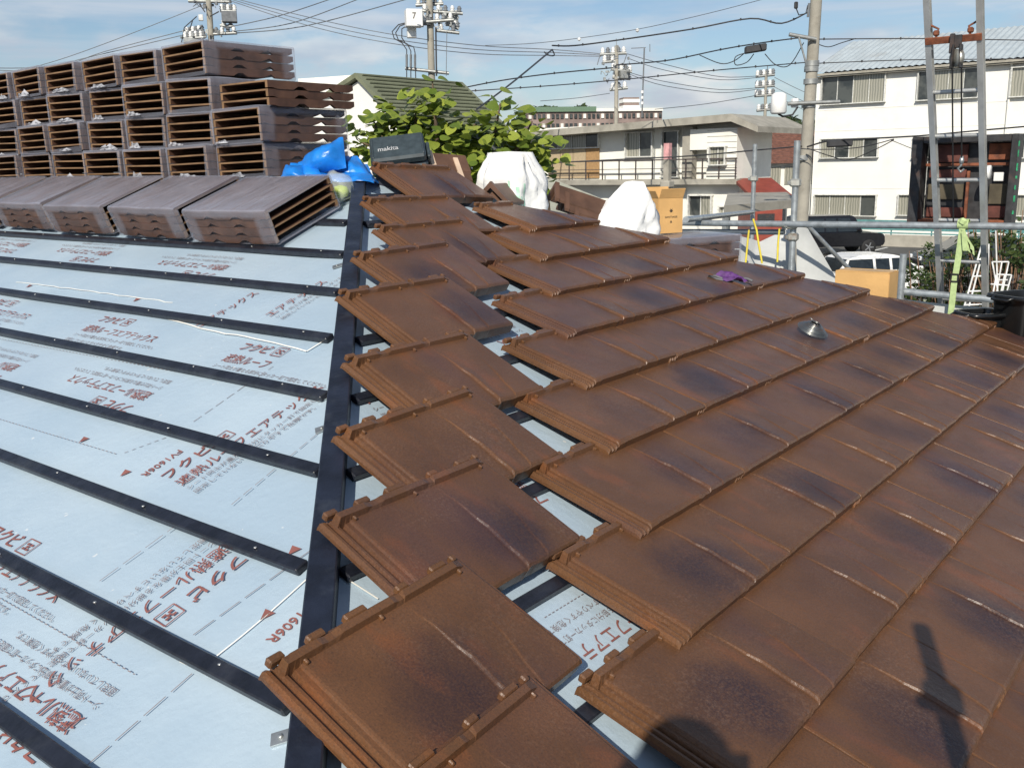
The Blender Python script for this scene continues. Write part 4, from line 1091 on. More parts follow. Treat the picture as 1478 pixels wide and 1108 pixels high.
cbox(ya-.076, yb+.046, za+.03, zb_-.05, XC+.09, .02, 'steel_dark', 'back_plate', .001)
I0, I1 = ya-.08, yb+.05; WI = I0-I1
cbox(I0-.02, I0-WI*.48, za+hz*.70, zb_-.06, XC+.06, .02, 'rust_red', 'panel'); cbox(I0-.02, I0-WI*.48, za+hz*.52, za+hz*.62, XC+.06, .02, 'rust_red', 'panel')
cbox(I0-.02, I0-WI*.46, za+hz*.27, za+hz*.45, XC+.06, .02, 'wood_old', 'panel'); cbox(I0-.02, I0-WI*.48, za+.04, za+hz*.18, XC+.06, .02, 'rust_red', 'panel')
cbox(I0-WI*.72, I1+.01, za+hz*.72, zb_-.06, XC+.06, .02, 'rust', 'panel'); cbox(I0-WI*.76, I1+.01, za+hz*.22, za+hz*.45, XC+.06, .02, 'wood_old', 'panel'); cbox(I0-WI*.76, I1+.01, za+.04, za+hz*.2, XC+.06, .02, 'rust_red', 'panel')
cbox(I0, I1, za+hz*.655, za+hz*.69, XC+.03, .03, 'rust', 'cross_bar'); cbox(I0-WI*.50, I0-WI*.535, za+.035, za+hz*.6, XC+.03, .03, 'rust', 'post')
cbox(I0-WI*.80, I0-WI*.92, za+hz*.48, za+hz*.58, XC+.05, .012, 'white_paint', 'plate')
for k in range(7):
    zz = za+hz*(.12+.12*k)+random.uniform(-.02, .02); cbox(yb+.004, yb-.004-random.uniform(0, .008), zz, zz+random.uniform(.02, .06), XC-.06, .02, 'green_paint', 'paint_patch', .001)
mb = MB(); hk = pend; mb.tube([hk, hk-Vector((0, 0, .03)), hk-Vector((0, -.02, .05)), hk-Vector((0, 0, .075)), hk-Vector((0, .02, .055))], .008, 6); mb.lathe([(.012, -.02), (.016, 0), (.01, .03)], 10, None, tuple(hk)); ob = mb.build('hook', MAT['galvanised']); local(setp(ob, e), e)
mb = MB(); mb.lathe([(.01, -.012), (.05, -.012), (.05, .012), (.01, .012)], 16, Matrix.Rotation(1.57, 3, 'X'), tuple(on_x(1427, 249, XC-.12))); ob = mb.build('guide_wheel', MAT['white_paint']); local(setp(ob, e), e)
# ================================================================== THE NEIGHBOURHOOD
plain('asphalt', (0.085, 0.083, 0.080), 0.9, var=0.2, scale=0.6, bmp=0.3, bscale=20, dirt=(0.14, 0.135, 0.125), dirt_amt=.5, dscale=.25)
plain('soil', (0.11, 0.10, 0.075), 0.95, var=0.3, scale=.3)
plain('wall_white', (0.80, 0.79, 0.74), 0.75, var=0.03, scale=.8, dirt=(0.62, 0.60, 0.54), dirt_amt=.35, dscale=.7)
plain('wall_cream', (0.80, 0.79, 0.72), 0.8, var=0.05, scale=.8, dirt=(0.45, 0.44, 0.40), dirt_amt=.4, dscale=.6)
plain('roof_metal', (0.50, 0.56, 0.58), 0.5, metal=.2, var=0.08, scale=1.5, dirt=(0.40, .38, .34), dirt_amt=.4, dscale=.5)
plain('concrete', (0.34, 0.32, 0.27), 0.85, var=0.15, scale=2, dirt=(0.16, 0.15, 0.12), dirt_amt=.7, dscale=.8)
plain('win_frame', (0.62, 0.62, 0.58), 0.4)
plain('frame_dark', (0.08, 0.065, 0.06), 0.5)
plain('curtain', (0.42, 0.40, 0.33), 0.9, var=0.2, scale=6)
plain('beige_panel', (0.42, 0.33, 0.21), 0.7, var=.08)
plain('shutter_grey', (0.20, 0.21, 0.22), 0.6)
plain('brick_brown', (0.16, 0.072, 0.052), 0.85, var=0.3, scale=5)
plain('red_shed', (0.27, 0.055, 0.035), 0.55, var=.15, scale=3)
plain('moss_roof', (0.17, 0.185, 0.12), 0.9, var=0.25, scale=1.2, dirt=(0.09, .10, .06), dirt_amt=.6, dscale=1.2)
plain('pole_concrete', (0.33, 0.31, 0.26), 0.85, var=0.12, scale=3, dirt=(0.16, .14, .11), dirt_amt=.5, dscale=2.5)
plain('insulator', (0.72, 0.72, 0.70), 0.3); plain('arm_steel', (0.33, 0.34, 0.33), 0.5, metal=.5)
plain('wire_black', (0.035, 0.035, 0.038), 0.6); plain('wire_grey', (0.15, 0.16, 0.17), 0.6)
plain('car_black', (0.010, 0.010, 0.012), 0.22); plain('car_white', (0.78, 0.78, 0.76), 0.25, var=.02); plain('car_green', (0.035, 0.045, 0.045), 0.25)
plain('car_glass', (0.02, 0.026, 0.03), 0.08); plain('tyre', (0.015, 0.015, 0.016), 0.8); plain('rim_alloy', (0.55, .56, .57), 0.3, metal=.8)
plain('tail_red', (0.6, 0.03, 0.02), 0.3); plain('head_lamp', (0.75, .77, .78), 0.15)
plain('bark', (0.12, 0.085, 0.055), 0.9, var=.3, scale=12); plain('twig_brown', (0.22, 0.13, 0.08), 0.9, var=.3)
plain('fence_green', (0.10, 0.25, 0.25), 0.6); plain('block_wall', (0.36, 0.34, 0.29), .9, var=.12, scale=2)
plain('frame_white', (0.75, .75, .73), 0.5); plain('apt_brown_hazed', (0.25, 0.19, 0.17), .85, var=.2, scale=.4); plain('apt_green', (0.13, 0.21, 0.14), .8); plain('pink_paint', (0.58, 0.30, 0.30), .7, var=.3, scale=5)  # the apartment brown is greyed: distance haze put into its colour
def glass_mat():
    m, nt, b = NT('window_glass'); v = obj_vec(nt)
    c = mix(nt, ramp(nt, noise(nt, v, 1.2, 3), .4, .6), (0.028, 0.034, 0.036), (0.075, 0.082, 0.078)); nt.links.new(c, b.inputs['Base Color'])
    b.inputs['Roughness'].default_value = 0.08; b.inputs['Specular IOR Level'].default_value = .6; MAT['window_glass'] = m
glass_mat()
def leaf_mat(name, a, b_):
    m, nt, b = NT(name); oi = nt.nodes.new('ShaderNodeObjectInfo'); g = nt.nodes.new('ShaderNodeNewGeometry')
    v = obj_vec(nt); r = N(nt, 'ShaderNodeMath', {0: oi.outputs['Random'], 1: g.outputs['Random Per Island']}, operation='ADD'); r = N(nt, 'ShaderNodeMath', {0: r.outputs[0]}, operation='FRACT')
    c = mix(nt, r.outputs[0], a, b_); c = mix(nt, ramp(nt, noise(nt, v, 20, 3), .45, .8), c, tuple(q*.75 for q in a)); nt.links.new(c, b.inputs['Base Color'])
    b.inputs['Roughness'].default_value = .42
    tl = nt.nodes.new('ShaderNodeBsdfTranslucent'); nt.links.new(c, tl.inputs[0]); ms = nt.nodes.new('ShaderNodeMixShader'); ms.inputs[0].default_value = .25
    nt.links.new(b.outputs[0], ms.inputs[1]); nt.links.new(tl.outputs[0], ms.inputs[2]); nt.links.new(ms.outputs[0], nt.nodes['Material Output'].inputs[0]); MAT[name] = m
leaf_mat('leaf_lime', (0.095, 0.155, 0.022), (0.36, 0.41, 0.06)); leaf_mat('leaf_dark', (0.035, 0.065, 0.018), (0.085, 0.12, 0.03)); leaf_mat('leaf_hill', (0.045, 0.075, 0.03), (0.10, 0.13, 0.05))

# ground, parking lot
g = MB(); g.sheet([[Vector((x, y, GROUND-0.02)) for y in (-1500, 1500)] for x in (-1500, 1500)], False)
tag(g.build('ground', MAT['soil']), kind='structure')
g = MB(); g.sheet([[Vector((x, y, GROUND)) for y in (-60, 60)] for x in (8, 62)], False)
tag(g.build('parking_lot', MAT['asphalt']), kind='structure')
# bay lines
for i, (px, py) in enumerate(((1165, 371), (1260, 362), (1330, 395))):
    p = on_z(px, py, GROUND); tag(MB().box((p.x, p.y, GROUND+.004), (4.5, .12, .004)).build('bay_line', MAT['white_paint']), kind='structure')

def facade_window(parent, X, r, panes=4, frame='win_frame', curtain=True, fr=.05, nrm=-1):
    """sliding window on a wall facing -X; r = pixel rectangle of the opening"""
    a, b = on_x(r[0], r[1], X), on_x(r[2], r[3], X)
    y0, y1 = max(a.y, b.y), min(a.y, b.y); z1, z0 = max(a.z, b.z), min(a.z, b.z); w = y0-y1; h = z1-z0
    e = MB(); e.box((X-.09, (y0+y1)/2, z1), (.22, w+fr*2, fr)); e.box((X-.11, (y0+y1)/2, z0), (.26, w+fr*2.4, fr)); e.box((X-.092, y0, (z0+z1)/2), (.22, fr, h-fr-.002)); e.box((X-.092, y1, (z0+z1)/2), (.22, fr, h-fr-.002))
    wo_ = e.build('window', MAT[frame]); local(setp(wo_, parent), parent)
    for i in range(panes):
        ya, yb = y0-w*i/panes, y0-w*(i+1)/panes
        pn = MB().box((X-.012, (ya+yb)/2, (z0+z1)/2), (.015, abs(yb-ya)-.02, h-fr)).build('pane', MAT['window_glass' if not curtain or random.random() < .45 else 'curtain_glass']); local(setp(pn, wo_), wo_)
        if i:
            bar = MB().box((X-.035, ya, (z0+z1)/2), (.06, fr*.7, h-fr-.004)).build('mullion', MAT[frame]); local(setp(bar, wo_), wo_)
    return wo_
def curt_glass():
    m, nt, b = NT('curtain_glass'); t = nt.nodes.new('ShaderNodeTexCoord'); s_ = N(nt, 'ShaderNodeSeparateXYZ', {0: t.outputs['Object']})
    wv = N(nt, 'ShaderNodeTexWave', {'Vector': t.outputs['Object'], 'Scale': 2.2, 'Distortion': 2.0}, bands_direction='Y')
    c = mix(nt, wv.outputs['Fac'], (0.20, 0.20, 0.165), (0.36, 0.35, 0.29)); nt.links.new(c, b.inputs['Base Color']); b.inputs['Roughness'].default_value = .25; b.inputs['Coat Weight'].default_value = .6; b.inputs['Coat Roughness'].default_value = .06; MAT['curtain_glass'] = m
curt_glass()
def wbox(parent, c, d, mat, nm, bev=0):
    ob = MB().box(c, d, None, bev).build(nm, MAT[mat]); return local(setp(ob, parent), parent)

# ---------------- long white three-storey building
pl_ = at(1180, 107, 57.0); XW = pl_.x; yW = pl_.y; zE = pl_.z
e = empty('white_building', (XW+6, yW-20, GROUND), 'white three-storey building with pale corrugated roof behind the ladder', 'building')
LEN = 44.0; DEP = 13.0
wbox(e, (XW+DEP/2, yW-LEN/2, (GROUND+zE-.25)/2), (DEP, LEN, zE-.25-GROUND), 'wall_white', 'wall')
for zz in (-.1, 1.0):
    pass
for k, zz in enumerate((on_x(1180, 160, XW).z, on_x(1180, 272, XW).z, on_x(1180, 190, XW).z)):
    wbox(e, (XW-.008, yW-LEN/2, zz), (.016, LEN-.02, .03), 'wall_cream', 'wall_joint')
# corrugated roof: real ridges
zR = on_x(1235, 60, XW+DEP/2+.0).z
mb = MB(); gg = []; nrb = 260
for i in range(nrb):
    y = yW+.5-(LEN+1.0)*i/(nrb-1); dzz = .03*(1 if i % 2 else -1)
    gg.append([Vector((XW-.55, y, zE+.02+dzz)), Vector((XW+DEP/2, y, zR+dzz)), Vector((XW+DEP+.5, y, zE+.02+dzz))])
mb.sheet(gg, False); ob = mb.build('roof', MAT['roof_metal']); local(setp(ob, e), e)
wbox(e, (XW-.42, yW-LEN/2, zE-.10), (.12, LEN+.8, .12), 'concrete', 'gutter'); wbox(e, (XW-.2, yW-LEN/2, zE-.21), (.4, LEN+.6, .05), 'concrete', 'eave_board')
gb = MB(); gb.prism([Vector((XW, yW-.01, zE-.25)), Vector((XW+DEP, yW-.01, zE-.25)), Vector((XW+DEP/2, yW-.01, zR-.08))], (0, -.2, 0)); ob = gb.build('gable', MAT['wall_white']); local(setp(ob, e), e)
for r in ((1188, 110, 1277, 147), (1327, 104, 1412, 141), (1462, 98, 1545, 136), (1186, 201, 1267, 227), (1320, 198, 1400, 226), (1460, 193, 1542, 227), (1177, 281, 1264, 312), (1298, 281, 1385, 312), (1420, 281, 1500, 312)):
    facade_window(e, XW-.02, r, 4)
for px in (1176, 1458):
    a = on_x(px, 120, XW-.12); ob = MB().tube([Vector((XW-.10, a.y, zE-.1)), Vector((XW-.10, a.y, GROUND))], .06, 8).build('downpipe', MAT['wall_cream']); local(setp(ob, e), e)
# car-park wall with green fence in front of it
XF = XW-4.2
b_ = on_x(1250, 352, XF); t_ = on_x(1250, 338, XF)
tag(MB().box((XF, yW-14, (GROUND+t_.z)/2), (.25, 42, t_.z-GROUND)).build('low_wall', MAT['block_wall']), 'low weathered concrete wall along the parking lot', 'wall')
fe = empty('green_fence', (XF, yW-14, t_.z), 'blue-green metal fence standing on the low concrete wall', 'fence'); ft = on_x(1250, 317, XF).z
y = yW+6
while y > yW-30:
    wbox(fe, (XF, y, (t_.z+ft)/2), (.06, .06, ft-t_.z), 'fence_green', 'post'); y -= 2.0
for zz, hh in ((ft-.05, .10), (t_.z+.10, .07), (t_.z*.5+ft*.5, .28)): wbox(fe, (XF-.05, yW-12, zz), (.03, 36, hh), 'fence_green', 'rail')

# ---------------- two-storey flat-roofed block with balcony
XB_ = 37.0
def OX(px, py, x=XB_): return on_x(px, py, x)
rl, rr_ = OX(776, 178), OX(1060, 165); zF = (rl.z+rr_.z)/2-.05; yL_, yR_ = rl.y+2.5, OX(1064, 200).y
e = empty('balcony_block', (XB_+4, (yL_+yR_)/2, GROUND), 'cream two-storey block with overhanging flat roof and long balcony', 'building')
zBal = OX(950, 259).z; zS = OX(950, 259).z
REC = XB_+.7
wid = yL_-yR_; yc = (yL_+yR_)/2
yS = OX(996, 200).y                       # flush part starts here
wbox(e, (REC+1.5, yc, (GROUND+zF-.15)/2), (3, wid, zF-.15-GROUND), 'wall_cream', 'wall')
# gently ridged concrete roof slab
mb = MB(); yk = OX(1063, 165).y
poly = [Vector((XB_-.55, yL_+.8, zF-.42)), Vector((XB_-.55, yk, zF+.02)), Vector((XB_-.55, yR_-1.2, zF-.55)), Vector((XB_-.55, yR_-1.2, zF-.80)), Vector((XB_-.55, yk, zF-.30)), Vector((XB_-.55, yL_+.8, zF-.72))]
mb.prism(poly[0:2]+poly[4:6], (5.8, 0, 0)); mb.prism(poly[1:5], (5.8, 0, 0)); ob = mb.build('roof', MAT['concrete']); local(setp(ob, e), e)
wbox(e, (XB_+.35, (yS+yR_)/2, zF-1.0), (.7, yS-yR_, .9), 'wall_cream', 'header')          # header over the recessed porch
yP = OX(1020, 230).y
wbox(e, (XB_+.35, (yP+yR_)/2, (zBal+zF-1.45)/2), (.7, yP-yR_, zF-1.45-zBal), 'wall_cream', 'wing')
# siding lines
for k in range(11): wbox(e, (XB_-.012, (yP+yR_)/2, zBal+.25*k+.1), (.02, yP-yR_-.02, .012), 'concrete', 'siding_joint')
# balcony slab, rail and posts
wbox(e, (XB_+.25, yc, zBal-.12), (.9, wid+.3, .24), 'concrete', 'balcony_slab')
zRl = OX(950, 231).z
for zz, th in ((zRl, .06), (zRl*.55+zBal*.45, .03), (zRl*.25+zBal*.75, .03)): wbox(e, (XB_-.15, yc, zz), (.05, wid+.2, th), 'frame_dark', 'railing')
for px in range(800, 1066, 24):
    wbox(e, (XB_-.15, OX(px, 240).y, (zRl+zBal)/2), (.05, .05, zRl-zBal), 'frame_dark', 'railing_post')
ye = OX(992, 220).y; wbox(e, (XB_+.3, OX(991, 200).y, (zBal+zF-.4)/2), (.45, .5, zF-.42-zBal), 'concrete', 'column')
for r, kw in (((787, 194, 866, 213), dict(panes=4)), ((905, 192, 943, 226), dict(panes=2)), ((958, 190, 980, 256), dict(panes=1, curtain=False)), ((903, 300, 920, 305), dict(panes=1)),):
    facade_window(e, REC-.02, r, **kw)
facade_window(e, XB_-.02, (1026, 212, 1048, 238), 2)
a, b = on_x(792, 214, REC), on_x(866, 257, REC)
for i in range(4): wbox(e, (REC-.05, a.y+(b.y-a.y)*(i+.5)/4, (a.z+b.z)/2), (.06, abs(b.y-a.y)/4-.03, a.z-b.z), 'beige_panel' if i < 3 else 'cardboard_dark', 'shutter')
# ground floor front
wbox(e, (XB_+1.0, (OX(985, 280).y+yR_)/2, (GROUND+zBal-.25)/2), (1.2, OX(985, 280).y-yR_-.04, zBal-.25-GROUND), 'wall_cream', 'ground_wall')
XG = XB_+.40
for r in ((996, 282, 1028, 312), (1040, 298, 1050, 308)): facade_window(e, XG-.02, r, 2)
# pale pillar with pink marking in front
pp = at(964, 207, 28); po = empty('marker_post', (pp.x, pp.y, GROUND), 'pale concrete post with pink painted top before the balcony', 'post')
ob = MB().box((pp.x, pp.y, (GROUND+pp.z-.45)/2), (.17, .17, pp.z-.45-GROUND)).build('shaft', MAT['concrete']); local(setp(ob, po), po)
ob = MB().box((pp.x, pp.y, pp.z-.22), (.172, .172, .445)).build('painted_top', MAT['pink_paint']); local(setp(ob, po), po)
ob = MB().box((pp.x, pp.y, at(962, 266, 28).z), (.34, .3, .2), None, .03).build('collar', MAT['concrete']); local(setp(ob, po), po)
# carport roof, red shed, brown tiled house, sloping tin roof
p0 = at(1092, 302, 26); cp = empty('carport', (p0.x+2, p0.y-1, GROUND), 'low flat grey carport roof before the red shed', 'carport')
zc = at(1090, 296, 26).z; 
mbx = MB(); cA, cB = at(1045, 300, 24), at(1150, 298, 27); cC = at(1135, 283, 34); cD = at(1050, 291, 34)
zc = -1.05
quad = [Vector((q.x, q.y, zc)) for q in (cA, cB, cC, cD)]; mbx.prism(quad, (0, 0, .22)); ob = mbx.build('roof', MAT['concrete']); local(setp(ob, cp), cp)
for q in quad: 
    ob = MB().box((q.x*.96+quad[0].x*.02+quad[2].x*.02, q.y*.96+quad[0].y*.02+quad[2].y*.02, (GROUND+zc)/2), (.12, .12, zc-GROUND)).build('post', MAT['arm_steel']); local(setp(ob, cp), cp)
sA, sB = at(1092, 262, 40), at(1137, 262, 40); sh = empty('red_shed', (sA.x, sA.y, GROUND), 'red painted metal shed beside the concrete utility pole', 'shed')
sx = (sB-sA); sx.z = 0; L_ = sx.length; sx.normalize(); sy = Vector((-sx.y, sx.x, 0)); zt_ = at(1115, 268, 40).z; zl_ = at(1115, 288, 40).z
Ms = Matrix((sx, sy, upv)).transposed()
ob = MB().box((sA+sB)/2+sy*1.5+Vector((0, 0, (GROUND+zl_)/2-sA.z)), (L_, 3.0, zl_-GROUND), Ms).build('wall', MAT['red_shed']); local(setp(ob, sh), sh)
mbx = MB(); c_ = (sA+sB)/2; c_.z = 0; hw = L_/2+.2
mbx.prism([c_-sx*hw-sy*.3+upv*(zl_), c_+sx*hw-sy*.3+upv*(zl_), c_+sx*hw+sy*3.3+upv*(zt_+.15), c_-sx*hw+sy*3.3+upv*(zt_+.15)], (0, 0, .12)); ob = mbx.build('roof', MAT['red_shed']); local(setp(ob, sh), sh)
ob = MB().box(c_-sy*.02+sx*(-.2)+upv*(zl_-.75), (L_*.55, .05, .35), Ms).build('vent_opening', MAT['steel_dark']); local(setp(ob, sh), sh)
hA, hB = at(1094, 240, 62), at(1172, 240, 62); hb_ = empty('brown_house', (hA.x, hA.y, GROUND), 'house with brown tiled roof between the block and the utility pole', 'house')
hx = (hB-hA); hx.z = 0; L_ = hx.length+3; hx.normalize(); hy = Vector((-hx.y, hx.x, 0)); z0_, z1_ = at(1130, 233, 62).z, at(1130, 187, 62).z; Mh = Matrix((hx, hy, upv)).transposed()
c_ = (hA+hB)/2; c_.z = 0
ob = MB().box(c_+hy*3.5+upv*((GROUND+z0_-.1)/2), (L_-1, 6, z0_-.1-GROUND), Mh).build('wall', MAT['wall_cream']); local(setp(ob, hb_), hb_)
# tiled roof: stepped courses
mbx = MB(); NCO = 12
for i in range(NCO):
    t0, t1 = i/NCO, (i+1)/NCO; f0, f1 = z0_+(z1_-z0_)*t0, z0_+(z1_-z0_)*t1
    mbx.prism([c_+hx*(-L_/2)+hy*(4*t0)+upv*(f0+.06), c_+hx*(-L_/2)+hy*(4*t1)+upv*(f1), c_+hx*(-L_/2)+hy*(4*t1)+upv*(f1-.15), c_+hx*(-L_/2)+hy*(4*t0)+upv*(f0-.12)], hx*L_)
mbx.prism([c_+hx*(-L_/2)+hy*4.01+upv*z1_, c_+hx*(-L_/2)+hy*8+upv*z0_, c_+hx*(-L_/2)+hy*4.01+upv*(z1_-.15)], hx*L_)
ob = mbx.build('roof', MAT['brick_brown']); local(setp(ob, hb_), hb_)
for i in range(4):
    ob = MB().box(c_+hx*(-L_*.3+L_*.2*i)+hy*.46+upv*(z0_-.9), (L_*.16, .06, 1.1), Mh).build('window', MAT['curtain_glass']); local(setp(ob, hb_), hb_)
# sloping tin roof beyond the sacks
ta, tb_, tc_ = at(790, 255, 13), at(868, 287, 12.0), at(845, 318, 10.5); td = at(795, 305, 11.5)
tr_ = empty('tin_roof', (ta.x, ta.y, GROUND), 'pale ribbed tin lean-to roof beyond the nested ridge tiles', 'lean-to')
plain('tin', (0.36, 0.36, 0.29), .6, var=.12)
rows_ = []
for i in range(15):
    t = i/14; a_ = ta+(td-ta)*t; b2_ = tb_+(tc_-tb_)*t; up_ = Vector((0, 0, .025 if i % 2 else 0)); rows_.append([a_+up_, (a_+b2_)/2+up_, b2_+up_])
mbx = MB(); mbx.sheet(rows_, False); mbx.sheet([[q-Vector((0, 0, .03)) for q in r][::-1] for r in rows_], False); ob = mbx.build('sheeting', MAT['tin']); local(setp(ob, tr_), tr_)
for q in (ta, tb_, td, tc_):
    ob = MB().box((q.x, q.y, (GROUND+q.z-.04)/2), (.09, .09, q.z-.04-GROUND)).build('post', MAT['bark']); local(setp(ob, tr_), tr_)

# ---------------- mossy gambrel house behind the tree
gA, gB = at(519, 106, 30), at(662, 122, 33.5); gx = gB-gA; gx.z = 0; Lg = gx.length; gx.normalize(); gy = Vector((-gx.y, gx.x, 0))
if gy.dot(fh) < 0: gy = -gy
gh = empty('gambrel_house', (gA.x, gA.y, GROUND), 'white gabled house with a mossy grey-green roof behind the leafy tree', 'house')
ztop = gA.z; zk = at(560, 188, 29).z; base = Vector((gA.x, gA.y, 0))
# roof front slope (steep), gable end facing left
prof = [(-2.7, zk-.2), (-2.15, zk+.0), (0, ztop), (2.6, ztop-.9), (4.6, zk)]
mbx = MB()
for (d0, z0q), (d1, z1q) in zip(prof[:-1], prof[1:]):
    a_ = base+gy*(d0)+upv*z0q; b2_ = base+gy*d1+upv*z1q
    sl_ = gx*( -0.2)
    mbx.prism([a_+sl_, b2_+sl_, b2_+sl_-upv*.14, a_+sl_-upv*.14], gx*(Lg+.4))
ob = mbx.build('roof', MAT['moss_roof']); local(setp(ob, gh), gh)
# the shingle courses of the visible slope
mbx = MB()
for i in range(14):
    t = (i+.5)/14; P_ = base+gy*(-2.15*(1-t))+upv*(zk+(ztop-zk)*t); mbx.prism([P_+upv*.02-gy*.02, P_+upv*.035-gy*.05, P_+upv*.0-gy*.05, P_-upv*.015-gy*.02], gx*Lg)
ob = mbx.build('shingle_course', MAT['moss_roof']); ob['kind'] = 'stuff'; local(setp(ob, gh), gh)
mbx = MB(); mbx.prism([base+gy*d+upv*z for d, z in ((-2.0, GROUND), (-2.0, zk-.1), (0, ztop-.2), (2.6, ztop-1.1), (4.4, zk-.1), (4.4, GROUND))][::-1], gx*(Lg-.1)); ob = mbx.build('wall', MAT['wall_white']); local(setp(ob, gh), gh)
# white parapet wing on its left
wA = at(430, 114, 31); wB = at(517, 108, 30.6)
mbx = MB(); q0 = Vector((wA.x, wA.y, 0)); q1 = Vector((wB.x, wB.y, 0)); dq = (q1-q0); 
mbx.prism([q0+upv*GROUND, q0+upv*(wA.z), q1+upv*wB.z, q1+dq*.18+upv*at(552, 190, 30.5).z, q1+dq*.18+upv*GROUND], fh*1.2); ob = mbx.build('gable_wall', MAT['wall_white']); local(setp(ob, gh), gh)

# ---------------- far housing block and hill
fa_, fb_ = at(755, 165, 210), at(945, 162, 215); fx = fb_-fa_; fx.z = 0; Lf = fx.length; fx.normalize(); fy = Vector((-fx.y, fx.x, 0)); Mf = Matrix((fx, fy, upv)).transposed()
fb2 = empty('far_apartment_block', (fa_.x, fa_.y, GROUND), 'long brown apartment block far away on the skyline', 'building')
zt2 = at(850, 163, 212).z
cF = (fa_+fb_)/2; cF.z = 0
ob = MB().box(cF+upv*((GROUND+zt2)/2), (Lf, 10, zt2-GROUND), Mf).build('wall', MAT['apt_brown_hazed']); local(setp(ob, fb2), fb2)
ob = MB().box(cF-fx*(Lf*.25)+upv*(zt2+.5), (Lf*.5, 11, 1.0), Mf).build('green_roof', MAT['apt_green']); local(setp(ob, fb2), fb2)
ob = MB().box(cF+fx*(Lf*.25)+upv*(zt2+.3), (Lf*.5, 11, .6), Mf).build('pale_parapet', MAT['wall_cream']); local(setp(ob, fb2), fb2)
tw_ = at(908, 145, 212); ob = MB().box(Vector((tw_.x, tw_.y, tw_.z-2)), (3.4, 3.4, 5), Mf).build('stair_tower', MAT['apt_brown_hazed']); local(setp(ob, fb2), fb2)
for zz in (.2, 1.5): ob = MB().box(Vector((tw_.x, tw_.y, tw_.z-zz)), (3.6, 3.6, .7), Mf).build('tower_band', MAT['wall_white']); local(setp(ob, fb2), fb2)
for i in range(30):
    for k in range(2):
        ob = MB().box(cF-fy*5.1+fx*(-Lf/2+Lf*(i+.5)/30)+upv*(zt2-.9-1.9*k), (Lf/30*.6, .3, .9), Mf).build('window', MAT['wall_cream' if (i*7+k*3) % 4 == 0 else 'window_glass']); local(setp(ob, fb2), fb2)
def leaf_cloud(mb, c, r, n, size, flat=.8):
    for _ in range(n):
        while True:
            q = Vector((random.uniform(-1, 1), random.uniform(-1, 1), random.uniform(-1, 1)))
            if q.length < 1: break
        q = q*(0.55+.45*random.random()) ; P_ = c+Vector((q.x*r[0], q.y*r[1], q.z*r[2]))
        a = Vector((random.uniform(-1, 1), random.uniform(-1, 1), random.uniform(-.6, .6))).normalized(); b = a.orthogonal().normalized(); b = (b*math.cos(random.random()*6.3)+a.cross(b)*math.sin(random.random()*6.3)); s_ = size*random.uniform(.6, 1.3)
        mb.add([P_-a*s_, P_+b*s_*.5, P_+a*s_, P_-b*s_*.5], [(0, 1, 2, 3)])
def far_tree(px, py, D, w, h, label):
    P_ = at(px, py, D); e = empty('tree', (P_.x, P_.y, GROUND), label, 'tree', 'trees on the far rise'); mb = MB()
    for _ in range(9): leaf_cloud(mb, Vector((P_.x, P_.y, P_.z-h*.3))+Vector((random.uniform(-w, w)*.6, random.uniform(-w, w)*.6, random.uniform(-h, h)*.35)), (w*.45, w*.45, h*.3), 70, .03*D/8)
    ob = mb.build('crown', MAT['leaf_hill']); local(setp(ob, e), e)
    ob = MB().tube([Vector((P_.x, P_.y, GROUND)), Vector((P_.x, P_.y, P_.z-h*.2))], [w*.09, w*.05], 8).build('trunk', MAT['bark']); local(setp(ob, e), e)
for px, py, D, w, h, lb_ in ((1112, 182, 85, 4.0, 3.5, 'rounded green tree just left of the utility pole and its drum'), (1140, 186, 90, 3.2, 2.6, 'low green tree behind the brown tiled roof'), (1130, 178, 110, 4, 3, 'distant olive tree showing above the block roof'),
                       (785, 157, 240, 7, 3.5, 'distant tree at the green-roofed end of the far block'), (820, 157, 245, 6, 3, 'distant tree above the middle of the far block')):
    far_tree(px, py, D, w, h, lb_)

